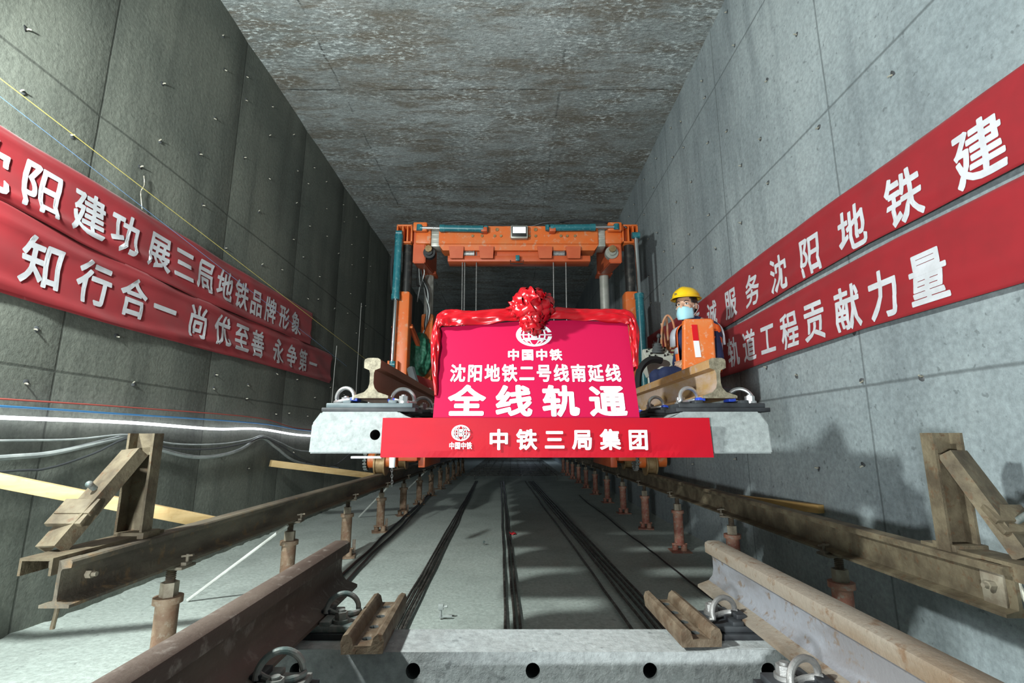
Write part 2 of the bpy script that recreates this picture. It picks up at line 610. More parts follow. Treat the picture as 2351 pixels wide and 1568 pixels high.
def glyph(ch, bold):
    key = (ch, bold)
    if key in _glyph:
        return _glyph[key]
    cu = bpy.data.curves.new('glyph', 'FONT')
    cu.body = ch
    cu.size = 1.0
    cu.resolution_u = 3
    o = bpy.data.objects.new('glyph', cu)
    COL.objects.link(o)
    me = evaluated_mesh(o)
    bpy.data.objects.remove(o)
    bpy.data.curves.remove(cu)
    pts, faces = [], []
    t = bmesh.new()
    t.from_mesh(me)
    bpy.data.meshes.remove(me)
    bmesh.ops.remove_doubles(t, verts=t.verts[:], dist=1e-4)
    t.verts.index_update()

    def add(poly):
        n = len(pts)
        pts.extend(V((p[0], p[1])) for p in poly)
        faces.append(list(range(n, n + len(poly))))
    for f in t.faces:
        add([v.co for v in f.verts])
    done = set()
    for e in t.edges:
        if len(e.link_faces) != 1:
            continue
        a, b = e.verts[0].co, e.verts[1].co
        d = b - a
        if d.length < 1e-5:
            continue
        nrm = V((-d.y, d.x, 0)).normalized() * bold
        add([a + nrm, a - nrm, b - nrm, b + nrm])
        for v in e.verts:
            if v.index not in done:
                done.add(v.index)
                p = v.co
                add([(p.x + bold * math.cos(i * math.pi / 4 + 0.2), p.y + bold * math.sin(i * math.pi / 4 + 0.2)) for i in range(8)])
    t.free()
    eds = [(f[i], f[(i + 1) % len(f)]) for f in faces for i in range(len(f))]
    ov, oe, of, _, _, _ = delaunay_2d_cdt(pts, eds, [], 0, 1e-5)
    cen = np.array([[sum(ov[i].x for i in f) / len(f), sum(ov[i].y for i in f) / len(f)] for f in of])
    inside = np.zeros(len(of), bool)
    for f in faces:
        P = np.array([pts[i][:] for i in f])
        lo, hi = P.min(0), P.max(0)
        idx = np.where((~inside) & (cen >= lo).all(1) & (cen <= hi).all(1))[0]
        if not len(idx):
            continue
        q = cen[idx]
        pos = np.ones(len(idx), bool)
        neg = np.ones(len(idx), bool)
        for i in range(len(P)):
            e = P[(i + 1) % len(P)] - P[i]
            cr = e[0] * (q[:, 1] - P[i][1]) - e[1] * (q[:, 0] - P[i][0])
            pos &= cr >= 0
            neg &= cr <= 0
        inside[idx] |= pos | neg
    t = bmesh.new()
    nv = [t.verts.new((p.x, p.y, 0)) for p in ov]
    for f, o in zip(of, inside):
        if o:
            t.faces.new([nv[i] for i in f])
    bmesh.ops.delete(t, geom=[v for v in t.verts if not v.link_faces], context='VERTS')
    _glyph[key] = t
    return t


def lettering(name, items, fn, material, parent, cut=0.0):
    """items: (char, centre u, centre v, width, height, bold); fn maps (u, v) to a point"""
    m = MB()
    for ch, cu, cv, w, h, bold in items:
        g = glyph(ch, bold).copy()
        for v in g.verts:
            v.co = V((cu + (v.co.x - 0.5) * w / 0.93, cv + (v.co.y - 0.38) * h / 0.93, 0))
        if cut:
            for ax, c0, hw in ((0, cu, w), (1, cv, h)):
                q = math.floor((c0 - hw) / cut) * cut
                while q < c0 + hw:
                    pc = V((q, 0, 0)) if ax == 0 else V((0, q, 0))
                    pn = V((1, 0, 0)) if ax == 0 else V((0, 1, 0))
                    bmesh.ops.bisect_plane(g, geom=g.verts[:] + g.edges[:] + g.faces[:], plane_co=pc, plane_no=pn)
                    q += cut
        for v in g.verts:
            v.co = fn(v.co.x, v.co.y)
        m.merge(g)
        g.free()
    return m.build(name, material, parent, smooth=0, fix=False)


# ------------------------------------------------------------------ wall banners
def interp(tab, y):
    for (a, fa), (b, fb) in zip(tab, tab[1:]):
        if y <= b:
            t = (y - a) / (b - a)
            t = max(0.0, t)
            return fa + (fb - fa) * t
    return tab[-1][1]


def banner(name, x, sgn, y0, y1, bot, top, items, label, group, wav, seed, fold):
    def dsp(y, z):
        s = (z - interp(bot, y)) / max(0.05, interp(top, y) - interp(bot, y))
        d = 0.010 + wav * (noise.noise(V((y * 2.2 + seed, z * 3.0, seed))) + 0.6 * noise.noise(V((y * 5.0 + z * 7 + seed, z * 8.0, 2 * seed))))
        d += fold * math.exp(-((s - 0.15 - 0.10 * math.sin(y * 1.9 + seed)) / 0.08) ** 2)
        d += fold * 0.7 * math.exp(-((s - 0.85 - 0.05 * math.sin(y * 2.3 + seed)) / 0.06) ** 2)
        d += fold * 0.6 * math.sin((y * 1.4 + s * 2.2) * 5 + seed) * (0.4 + 0.6 * noise.noise(V((y, seed, 0))))
        return max(0.004, d + 0.012)

    def P(y, z, lift=0.0):
        return V((x + sgn * (dsp(y, z) + lift), y, z))
    root = thing(name, (x, (y0 + y1) / 2, interp(bot, (y0 + y1) / 2)), label, 'banner', group)
    m = MB()
    nu, nv = int((y1 - y0) / 0.025), 24
    for side in (0.0,):
        g = [[m.b.verts.new(P(y0 + (y1 - y0) * i / nu, interp(bot, y0 + (y1 - y0) * i / nu) * (1 - j / nv) + interp(top, y0 + (y1 - y0) * i / nu) * j / nv)) for j in range(nv + 1)] for i in range(nu + 1)]
        for i in range(nu):
            for j in range(nv):
                m.face((g[i][j], g[i + 1][j], g[i + 1][j + 1], g[i][j + 1]))
    cl = m.build('cloth', 'banner_red', root, smooth=80, fix=False)
    md = cl.modifiers.new('thickness', 'SOLIDIFY')
    md.thickness = 0.0015
    if sgn > 0:
        lettering('lettering', items, lambda u, v: P(u, v, 0.0055), 'banner_print', root, cut=0.05)
    else:
        lettering('lettering', [(c, -u, v, w, h, b) for c, u, v, w, h, b in items], lambda u, v: P(-u, v, 0.0045), 'banner_print', root, cut=0.05)
    return root


def word(chars, pos, z, w, h, b=0.022):
    return [(c, p, z, w, h, b) for c, p in zip(chars, pos)]


banner('wall_banner', WL + 0.02, 1, 1.75, 6.36, [(1.7, 2.21), (2.4, 2.20), (2.85, 2.165), (4.0, 2.145), (5.2, 2.165), (6.4, 2.19)],
       [(1.7, 2.585), (2.3, 2.58), (4.3, 2.586), (6.4, 2.61)],
       word('务沈阳建功展三局地铁品牌形象', [1.96, 2.26, 2.56, 2.876, 3.167, 3.501, 3.786, 4.068, 4.359, 4.650, 4.935, 5.235, 5.56, 5.873], 2.36, 0.235, 0.265),
       'red cloth banner with white lettering on left wall, upper and shorter of the two', 'red cloth banners hung along the walls', 0.007, 1.3, 0.018)
banner('wall_banner', WL + 0.012, 1, 1.75, 7.18, [(1.7, 1.735), (2.45, 1.735), (3.1, 1.725), (4.2, 1.743), (5.1, 1.763), (7.2, 1.775)],
       [(1.7, 2.215), (2.4, 2.205), (2.85, 2.17), (4.0, 2.15), (5.2, 2.17), (6.4, 2.195), (7.2, 2.19)],
       word('知行合一尚优至善永争第一', [2.651, 3.006, 3.336, 3.66, 4.057, 4.41, 4.735, 5.051, 5.511, 5.859, 6.182, 6.511], 1.955, 0.245, 0.265),
       'red cloth banner on left wall reaching farther down the tunnel beneath the other', 'red cloth banners hung along the walls', 0.008, 5.1, 0.018)
banner('wall_banner', WR - 0.02, -1, 1.15, 7.4, [(1.1, 1.995), (1.7, 1.998), (2.5, 2.015), (3.2, 2.005), (4.0, 1.975), (4.6, 1.955), (7.5, 2.0)],
       [(1.1, 2.36), (2.0, 2.364), (2.8, 2.375), (3.9, 2.375), (5.0, 2.345), (7.5, 2.40)],
       word('建铁地阳沈务服诚真安', [1.832, 2.229, 2.598, 2.993, 3.372, 3.77, 4.165, 4.573, 4.97, 6.494], 2.145, 0.215, 0.25),
       'red cloth banner with white lettering on right wall, upper of the pair', 'red cloth banners hung along the walls', 0.004, 9.2, 0.008)
banner('wall_banner', WR - 0.02, -1, 1.15, 5.1, [(1.1, 1.565), (1.8, 1.565), (2.6, 1.578), (3.4, 1.565), (4.1, 1.537), (5.2, 1.54)],
       [(1.1, 1.955), (1.7, 1.955), (2.3, 1.968), (3.0, 1.958), (4.0, 1.936), (5.2, 1.93)],
       word('量力献贡程工道轨品精', [2.166, 2.442, 2.721, 3.03, 3.315, 3.61, 3.90, 4.19, 4.489, 4.78], 1.722, 0.205, 0.245),
       'red cloth banner on right wall directly behind the seated operator, lower of the pair', 'red cloth banners hung along the walls', 0.004, 3.7, 0.007)


# ------------------------------------------------------------------ rails, sleepers, fastenings
RAIL = [(-0.075, 0), (0.075, 0), (0.075, 0.010), (0.066, 0.014), (0.030, 0.026), (0.014, 0.044), (0.0085, 0.065), (0.0085, 0.108),
        (0.013, 0.122), (0.0355, 0.131), (0.0365, 0.160), (0.034, 0.169), (0.022, 0.175), (0, 0.176)]
RAIL = RAIL + [(-x, y) for x, y in RAIL[::-1] if x != 0 and y != 0] 
RAIL = [p for i, p in enumerate(RAIL) if p != RAIL[i - 1]]
RAIL = [(-0.075, 0), (0.075, 0)] + [p for p in RAIL if p[1] > 0]


def rail(x, z, y0, y1, material, label, group, web=None):
    m = MB()
    n = 24
    rings = []
    for i in range(n + 1):
        y = y0 + (y1 - y0) * i / n
        rings.append([m.b.verts.new((x + px, y, z + pz)) for px, pz in RAIL])
    for i in range(n):
        a, b = rings[i], rings[i + 1]
        for q in range(len(RAIL)):
            zc = (RAIL[q][1] + RAIL[(q + 1) % len(RAIL)][1]) / 2
            m.mi = 2 if web and 0.03 < zc < 0.122 else 0
            m.face((a[q], a[(q + 1) % len(RAIL)], b[(q + 1) % len(RAIL)], b[q]))
    m.mi = 1
    m.face(rings[0][::-1])
    m.face(rings[-1])
    return tag(m.build('steel_rail', [material, 'rail_cut_end', web or material], None, 30), label, 'rail', group)


def cut_mesh(o, cutter):
    md = o.modifiers.new('holes', 'BOOLEAN')
    md.operation = 'DIFFERENCE'
    md.solver = 'EXACT'
    md.object = cutter
    me = evaluated_mesh(o)
    o.modifiers.clear()
    o.data = me
    bpy.data.objects.remove(cutter)


def sleeper(xc, y0, ztop, L, depth, h, holes, hz, material, label, group, dip=0.036):
    m = MB()
    a, b = -L / 2, L / 2
    c = 0.035
    prof = [(a + 0.0, -h), (b, -h), (b + 0.0, -0.05), (b - c, 0.0), (0.60, 0.0), (0.53, -dip), (-0.53, -dip), (-0.60, 0.0), (a + c, 0.0), (a, -0.05)]
    # cross-section slightly narrower at the top
    fr = [m.b.verts.new((xc + px * (1.0), y0 + (0.012 if pz > -0.06 else 0.0), ztop + pz)) for px, pz in prof]
    bk = [m.b.verts.new((xc + px, y0 + depth - (0.012 if pz > -0.06 else 0.0), ztop + pz)) for px, pz in prof]
    n = len(prof)
    for i in range(n):
        m.face((fr[i], fr[(i + 1) % n], bk[(i + 1) % n], bk[i]))
    m.face(fr[::-1])
    m.face(bk)
    bmesh.ops.bevel(m.b, geom=m.b.edges[:], offset=0.006, segments=2, affect='EDGES')
    o = m.build('concrete_sleeper', [material, 'bore_dark'], None, 30)
    if holes:
        k = MB()
        for hx in holes:
            k.cyl((xc + hx, y0 - 0.1, ztop - hz), (xc + hx, y0 + depth + 0.1, ztop - hz), 0.0215, 20)
        cut_mesh(o, k.build('cutter', 'bore_dark'))
        for p in o.data.polygons:
            p.use_smooth = False
    return tag(o, label, 'sleeper', group)


def fastening(x, y, z, railx_side, label, group, plate, metal, rz=0.0):
    """pad, ribbed plate, two spring clips with bolts, either side of the rail foot; origin under the rail centre"""
    r = thing('rail_fastening', (0, 0, 0), label, 'rail fastening', group)
    MB().box((-0.20, -0.085, -0.040), (0.20, 0.085, -0.022), 0.003).build('rubber_pad', 'black_pad', r)
    p = MB().box((-0.185, -0.075, -0.022), (0.185, 0.075, -0.002), 0.004)
    p.box((-0.115, -0.075, -0.004), (-0.080, 0.075, 0.010), 0.003).box((0.080, -0.075, -0.004), (0.115, 0.075, 0.010), 0.003)
    p.build('base_plate', plate, r)
    for s in (-1, 1):
        oy = 0.022 * s
        pts = []
        for i in range(15):
            t = i / 14
            a = math.pi * (1.12 * t - 0.06)
            pts.append((s * (0.122 - 0.046 * math.cos(a)), oy - 0.028 + 0.056 * t, 0.020 + 0.047 * math.sin(a)))
        tail = [(s * (0.172), oy + 0.02, 0.006), (s * 0.150, oy - 0.010, 0.006), (s * 0.110, oy - 0.026, 0.012), (s * 0.070, oy - 0.012, 0.022)]
        c = MB()
        c.tube(smooth_path(pts + tail, 3), 0.0085, 10)
        c.build('spring_clip', metal, r)
        b = MB()
        b.tube([(s * 0.138, -s * 0.038, -0.002), (s * 0.138, -s * 0.038, 0.008)], 0.026, 16)
        b.tube([(s * 0.138, -s * 0.038, 0.006), (s * 0.138, -s * 0.038, 0.030)], 0.020, 6)
        b.tube([(s * 0.138, -s * 0.038, 0.028), (s * 0.138, -s * 0.038, 0.036)], 0.011, 12)
        b.build('anchor_bolt', metal, r)
        MB().box((s * 0.076 - 0.016, oy - 0.03, 0.008), (s * 0.076 + 0.016, oy + 0.03, 0.024), 0.003).build('insulator', 'blue_plastic' if metal == 'galvanised' else 'black_pad', r)
    r.location = (x, y, z)
    r.rotation_euler = (0, 0, rz)
    return r


GF, GR, GS, GFA = ('foreground track rails', 'rails of the lifted track panel', 'concrete sleepers of the lifted panel', 'rail fastenings')
# lifted panel (hangs from the crane)
LXL, LXR, LZ = -0.61, 0.898, 1.168
rail(LXL, LZ, 2.15, 8.2, 'rail_rust', 'reddish rail end pointing at viewer from left side of lifted panel', GR)
rail(LXR, LZ, 2.15, 8.2, 'rail_brown', 'tan brown rail end jutting out below the operator on lifted panel', GR, 'rail_web_tan')
LP = 0.5
SX = 0.119
sleeper(SX, 2.10, 1.108, 1.92, 0.22, 0.172, (-0.69, -0.35, 0, 0.35, 0.69), 0.096, 'concrete_sleeper', 'pale concrete sleeper at the front of lifted panel behind the red strip sign', GS)
hidden = sleeper(SX, 2.10 + LP, 1.108, 1.92, 0.22, 0.172, (), 0.09, 'concrete_sleeper', 'concrete sleeper farther back in the lifted panel behind the front one', GS)
for i in range(2, 12):
    c = copy_tree(hidden)
    c.location.y = LP * (i - 1)
ORD = ['first', 'second', 'third', 'fourth', 'fifth', 'sixth', 'seventh', 'eighth', 'ninth', 'tenth', 'eleventh', 'twelfth']
for i in range(12):
    yy = 2.21 + LP * i
    w = 'frontmost' if i == 0 else ORD[i] + ' from the front'
    fastening(LXL, yy, 1.148, 0, 'grey rail fastening, ' + w + ', under the reddish rail of lifted panel', GFA, 'slate_plate', 'galvanised')
    fastening(LXR, yy, 1.148, 0, 'black rail fastening, ' + w + ', under the tan rail of lifted panel', GFA, 'black_pad', 'galvanised', math.pi)

# foreground track
FXL, FXR, FZ = -0.692, 0.816, 0.416
rail(FXL, FZ, -0.6, 2.13, 'rail_worn', 'dark brown rail running along the lower left foreground', GF)
rail(FXR, FZ, -0.6, 2.13, 'rail_tan', 'worn rail with pale web running along the lower right foreground', GF, 'rail_web_pale')
sleeper(0.062, 1.63, 0.376, 2.0, 0.205, 0.17, (-0.703, -0.357, 0, 0.35, 0.703), 0.058, 'dusty_sleeper', 'dusty concrete sleeper across the bottom with round holes in its face', 'foreground sleepers', 0.008)
sleeper(0.062, 1.215, 0.376, 2.0, 0.225, 0.17, (), 0.058, 'dusty_sleeper', 'nearest concrete sleeper, only its top edge showing at the very bottom', 'foreground sleepers', 0.008)
for i, yy in enumerate((1.79, 1.33)):
    w = ['at the rail end', 'nearest the bottom edge'][i]
    fastening(FXL, yy, 0.416, 0, 'dark rail fastening on the left foreground rail ' + w, GFA, 'dull_iron', 'dull_iron')
    fastening(FXR, yy, 0.416, 0, 'grey looped rail fastening on the right foreground rail ' + w, GFA, 'black_pad', 'worn_zinc', math.pi)
# low concrete blocks carrying the foreground sleepers
for xx, w in ((-0.55, 'left'), (0.62, 'right')):
    tag(MB().box((xx - 0.12, 1.25, FLOOR - 0.02), (xx + 0.12, 1.80, 0.206), 0.01).build('support_block', 'dusty_sleeper'),
        'low concrete block in shadow under the foreground sleepers near the ' + w + ' rail', 'block', 'blocks under the foreground sleepers')


def fishplate(p0, p1, label):
    p0, p1 = V(p0), V(p1)
    m = MB()
    prof = [(-0.060, 0.0), (0.060, 0.0), (0.064, 0.034), (0.058, 0.050), (0.044, 0.054), (0.032, 0.044), (0.026, 0.022), (-0.026, 0.022), (-0.032, 0.044), (-0.044, 0.054), (-0.058, 0.050), (-0.064, 0.034)]
    d = (p1 - p0).normalized()
    xd = d.cross(V((0, 0, 1))).normalized()
    m.prism(prof, p0, p1, xd, (0, 0, 1))
    o = m.build('fishplate', ['fish_rust', 'bore_dark'], None, 40)
    k = MB()
    L = (p1 - p0).length
    for q in (0.14, 0.38, 0.62, 0.86):
        c = p0 + d * (L * q)
        k.cyl(c + V((0, 0, -0.03)), c + V((0, 0, 0.08)), 0.015, 14)
    cut_mesh(o, k.build('cutter', 'bore_dark'))
    return tag(o, label, 'fishplate', 'fishplates lying on the foreground sleeper')


fishplate((-0.44, 1.60, 0.378), (-0.456, 2.0, 0.378), 'rusty grooved fishplate on the foreground sleeper beside the dark left rail')
fishplate((0.575, 1.65, 0.378), (0.562, 2.03, 0.378), 'rusty fishplate with drilled holes on the foreground sleeper beside the pale web rail')

# ------------------------------------------------------------------ runway beams, jacks, buffers
BL, BR = -1.5, 1.58
IB = [(-0.05, 0), (0.05, 0), (0.05, 0.010), (0.008, 0.020), (0.006, 0.030), (0.006, 0.112), (0.010, 0.120), (0.038, 0.124), (0.040, 0.142), (0.034, 0.148),
      (-0.034, 0.148), (-0.040, 0.142), (-0.038, 0.124), (-0.010, 0.120), (-0.006, 0.112), (-0.006, 0.030), (-0.008, 0.020), (-0.05, 0.010)]
BZ = 0.452
for x, y0, lb in ((BL, 1.76, 'long dark steel runway beam on jacks along the left wall'), (BR, 1.67, 'long tan dusted steel runway beam on jacks along the right wall')):
    m = MB()
    m.prism(IB, (x, y0, BZ), (x, 40, BZ), (1, 0, 0), (0, 0, 1))
    tag(m.build('runway_beam', 'beam_steel' if x < 0 else 'brace_steel', None, 30), lb, 'beam', 'runway beams of the crane')


def make_jack(tube_mat, short):
    r = thing('screw_jack', (0, 0, 0), '', 'jack', None)
    MB().box((-0.09, -0.09, 0), (0.09, 0.09, 0.012), 0.003).build('base_plate', tube_mat, r)
    t = MB()
    t.cyl((0, 0, 0.06), (0, 0, 0.365), 0.045, 24)
    t.cyl((0, 0, 0.345), (0, 0, 0.372), 0.058, 24)
    t.box((-0.07, -0.012, 0.055), (0.07, 0.012, 0.075), 0.003)
    t.cyl((-0.035, 0.02, 0.012), (-0.035, 0.02, 0.07), 0.028, 14)
    t.cyl((0.035, -0.02, 0.012), (0.035, -0.02, 0.07), 0.028, 14)
    if not short:
        for q in (0.062, 0.072, 0.082):
            t.cyl((q, 0.03, 0.03), (q, 0.03, 0.14), 0.0035, 6)
    t.build('tube', tube_mat, r)
    n = MB()
    n.tube([(0, 0, 0.37), (0, 0, 0.43)], 0.036, 6)
    n.build('nut', 'jack_nut', r)
    sc = MB()
    zz, pts, rs = 0.42, [], []
    while zz < 0.492:
        pts += [(0, 0, zz), (0, 0, zz + 0.004)]
        rs += [0.021, 0.017]
        zz += 0.008
    sc.tube(pts, rs, 14)
    sc.build('screw', 'screw_dark', r)
    h = MB()
    h.box((-0.075, -0.05, 0.488), (0.075, 0.05, 0.5), 0.002)
    for s in (-1, 1):
        h.box((s * 0.062 - 0.012, -0.022, 0.5), (s * 0.062 + 0.012, 0.022, 0.514), 0.002)
        h.cyl((s * 0.064, 0, 0.5), (s * 0.064, 0, 0.545), 0.007, 8)
        h.bar((s * 0.064 - 0.025, 0, 0.535), (s * 0.064 + 0.025, 0, 0.541), 0.012, 0.008)
    h.build('head_plate', 'beam_steel', r)
    return r


ORD = ['first', 'second', 'third', 'fourth', 'fifth', 'sixth', 'seventh', 'eighth', 'ninth', 'tenth', 'eleventh', 'twelfth']
rnd = random.Random(5)
protoA, protoB = make_jack('jack_rust', False), make_jack('jack_red', True)
for side, x, y0, n, g in (('left', BL, 2.34, 12, 'jacks under the left runway beam'), ('right', BR, 2.56, 12, 'jacks under the right runway beam')):
    for i in range(n):
        proto = protoA if side == 'left' else protoB
        o = proto if i == 0 else copy_tree(proto)
        o.location = (x, y0 + 1.2 * i, FLOOR)
        o.rotation_euler = (0, 0, 0.0 if i == 0 else rnd.uniform(-0.5, 0.5))
        desc = 'rusty tan screw jack' if side == 'left' else 'dark red screw jack'
        tag(o, '%s %s from the front under the %s runway beam' % (ORD[i], desc, side), 'jack', g)


def channel(m, p0, p1, w, d, t, open_dir):
    """C section between two points; open_dir is the side the channel opens to"""
    p0, p1 = V(p0), V(p1)
    ax = (p1 - p0).normalized()
    o = V(open_dir)
    o = (o - ax * o.dot(ax)).normalized()
    x = ax.cross(o).normalized()
    prof = [(-w / 2, 0), (w / 2, 0), (w / 2, d), (w / 2 - t, d), (w / 2 - t, t), (-w / 2 + t, t), (-w / 2 + t, d), (-w / 2, d)]
    m.prism(prof, p0, p1, x, o)


def buffer(x, ya, yb, yc, yd, side, label):
    """end stop: upright channel, raking brace and base channel bolted on the beam; ya..yb upright, yc brace foot, yd tip"""
    s = -1 if side == 'left' else 1
    r = thing('buffer_frame', (x, ya, 0.6), label, 'end stop', 'end stops bolted on the runway beams')
    m = MB()
    channel(m, (x, (ya + yb) / 2 + 0.03, 0.600), (x, (ya + yb) / 2 + 0.03, 1.018), 0.112, 0.058, 0.010, (0, -1, 0))
    m.box((x - 0.05, (ya + yb) / 2 - 0.02, 0.93), (x + 0.05, (ya + yb) / 2 + 0.03, 0.94))
    m.build('upright', 'brace_steel', r)
    m = MB()
    channel(m, (x + s * 0.075, yc, 0.630), (x + s * 0.02, min(ya, yb) + 0.015, 0.955), 0.10, 0.05, 0.009, (-s * 0.25, 0.6, -0.55))
    b = m.build('brace', 'brace_steel', r)
    k = MB()
    p0, p1 = V((x + s * 0.075, yc, 0.630)), V((x + s * 0.02, min(ya, yb) + 0.01, 0.955))
    d = (p1 - p0)
    for q in (0.26, 0.36):
        c = p0 + d * q
        k.bar(c - V((0.065, 0, 0)), c + V((0.065, 0, 0)), 0.02, 0.065, (0, 0.5, 0.5), 0.003)
    k.build('strap', 'brace_steel', b)
    k = MB()
    c = p0 + d * (0.55 if side == 'left' else 0.28)
    nrm = V((s * 0.15, -0.75, 0.6)).normalized()
    k.cyl(c, c + nrm * (0.03 if side == 'left' else 0.10), 0.011, 12)
    if side == 'left':
        k.ball(c + nrm * 0.03, 0.013, 8)
    else:
        k.cyl(c + nrm * 0.09, c + nrm * 0.105, 0.018, 10)
    k.build('bolt', 'dull_iron', b)
    m = MB()
    channel(m, (x + s * 0.01, yd, 0.612), (x + s * 0.01, max(ya, yb) + 0.06, 0.612), 0.11, 0.055, 0.009, (0, 0, -1))
    m.box((x - 0.05, max(ya, yb) - 0.10, 0.60), (x + 0.07, max(ya, yb) + 0.0, 0.625), 0.003)
    m.build('base_channel', 'brace_steel', r)
    m = MB()
    m.box((x - s * 0.055, yd + 0.10, 0.46), (x - s * 0.043, yd + 0.18, 0.60), 0.002)
    m.cyl((x - s * 0.055, yd + 0.135, 0.53), (x - s * 0.075, yd + 0.135, 0.53), 0.014, 6)
    m.cyl((x - s * 0.075, yd + 0.135, 0.53), (x - s * 0.09, yd + 0.135, 0.53), 0.008, 8)
    m.build('clamp_plate', 'jack_nut', r)
    return r


buffer(-1.55, 2.075, 2.205, 1.83, 1.735, 'left', 'rusty triangular channel steel stop frame on the end of left runway beam')
buffer(1.62, 1.85, 1.965, 1.70, 1.60, 'right', 'rusty triangular channel steel stop frame on the end of right runway beam')
m = MB()
pts = [V((1.60 + 0.004 * math.sin(i), 1.70 - 0.004 * i, 0.60 - 0.014 * i)) for i in range(14)]
m.tube(pts, [0.008 + 0.0018 * (i % 2) for i in range(14)], 8)
tag(m.build('hanging_yarn', 'yarn_white'), 'short white twisted yarn hanging from the right stop frame', 'yarn')
m = MB()
m.tube([(-1.515 + 0.003 * math.sin(i), 1.79, 0.60 - 0.02 * i) for i in range(12)], 0.007, 8)
tag(m.build('hanging_yarn', 'brace_steel'), 'dirty short cord hanging from the left stop frame', 'yarn')


def timber(p0, p1, w, h, material, label):
    m = MB()
    m.bar(p0, p1, w, h, (0, 0, 1), 0.003)
    return tag(m.build('timber_strut', material), label, 'timber', 'timber struts between wall and runway beam')


timber((-2.62, 2.16, 0.91), (-1.56, 2.76, 0.555), 0.05, 0.06, 'timber', 'pale timber strut behind the left stop frame')
timber((-2.60, 5.50, 0.73), (-1.56, 6.50, 0.50), 0.07, 0.07, 'timber', 'pale timber strut ending at the crane wheel by left wall')
timber((1.92, 3.22, 0.565), (1.62, 4.0, 0.555), 0.06, 0.05, 'timber_dark', 'short orange brown timber strut against the right wall')


def rod(name, pts, r, material, label, cat, group, n=8):
    m = MB()
    m.tube(pts, r, n)
    return tag(m.build(name, material), label, cat, group)


rod('prop_rod', [(-1.46, 3.40, 0.44), (-2.115, 3.50, FLOOR + 0.01)], 0.011, 'prop_white', 'thin white rod slanting from the left runway beam down to the floor, nearest', 'rod', 'slanting prop rods')
rod('prop_rod', [(-1.46, 6.20, 0.45), (-2.05, 6.99, FLOOR + 0.01)], 0.012, 'prop_white', 'thin white rod slanting to the floor near the crane wheel', 'rod', 'slanting prop rods')
rod('prop_rod', [(-1.46, 8.80, 0.45), (-2.05, 9.6, FLOOR + 0.01)], 0.012, 'prop_white', 'farthest thin white rod slanting from the left runway beam behind the jacks', 'rod', 'slanting prop rods')

# ------------------------------------------------------------------ bars and cables lying on the floor
rnd = random.Random(21)


def floor_bar(x0, x1, y0, y1, r, material, label, group, wob=0.012, name='steel_bar'):
    pts = []
    n = 26
    ph = rnd.uniform(0, 9)
    for i in range(n + 1):
        t = i / n
        y = y0 + (y1 - y0) * t
        x = x0 + (x1 - x0) * t + wob * (noise.noise(V((y * 0.9, ph, 0))) + 0.4 * noise.noise(V((y * 2.7, ph, 4))))
        pts.append((x, y, FLOOR + 0.008 + r + 0.004 * abs(noise.noise(V((y * 2, ph, 7))))))
    rod(name, pts, r, material, label, 'bar' if name == 'steel_bar' else 'cable', group)


G1, G2, G3, G4 = 'bars in the left bundle on the floor', 'bars in the middle bundle on the floor', 'bars in the right bundle on the floor', 'black cables along the left jacks'
for i, (dx, w) in enumerate(((-0.040, 'leftmost'), (-0.012, 'inner left'), (0.016, 'inner right'), (0.044, 'rightmost'))):
    floor_bar(-0.60 + dx, -0.86 + dx * 0.5, 1.6, 12.5, 0.0085, 'bar_steel', w + ' steel bar of the bundle on floor left of centre', G1)
for i, (dx, w) in enumerate(((-0.038, 'leftmost'), (0.012, 'middle'), (0.042, 'rightmost'))):
    floor_bar(0.04 + dx, -0.24 + dx * 0.8, 1.6, 12.5, 0.0085, 'bar_steel', w + ' steel bar of the bundle at the centre of floor', G2)
for i, (dx, w) in enumerate(((-0.105, 'outlying left'), (-0.01, 'leftmost'), (0.032, 'inner left'), (0.072, 'inner right'), (0.115, 'rightmost'))):
    floor_bar(0.82 + dx, 0.42 + dx * 0.9, 1.6, 12.5, 0.0085, 'bar_steel', w + ' steel bar of the bundle on floor right of centre', G3)
for i, (dx, w) in enumerate(((-0.06, 'left'), (0.03, 'right'))):
    floor_bar(-1.17 + dx, -1.52 + dx * 0.4, 2.6, 9.6, 0.012, 'cable_black', w + ' one of the two black cables beside the left jacks', G4, 0.03, 'floor_cable')
floor_bar(1.32, 1.22, 2.6, 9.5, 0.007, 'cable_black', 'single thin black cable on the shaded floor right of the bars', G4, 0.02, 'floor_cable')
# far reinforcement mat
m = MB()
for i in range(8):
    x = -0.95 + 0.30 * i
    m.tube([(x, 13.0, FLOOR + 0.10), (x, 30, FLOOR + 0.10)], 0.008, 6)
for i in range(40):
    y = 13.0 + 0.42 * i
    m.tube([(-1.2, y, FLOOR + 0.115), (1.3, y, FLOOR + 0.115)], 0.008, 6)
for i in range(9):
    for x in (-0.95, 1.15):
        m.tube([(x, 13.1 + 2 * i, FLOOR), (x, 13.1 + 2 * i, FLOOR + 0.1)], 0.008, 6)
tag(m.build('reinforcement_mat', 'bar_steel', None, 40), 'grid of reinforcement bars far down the tunnel floor', 'rebar mat')

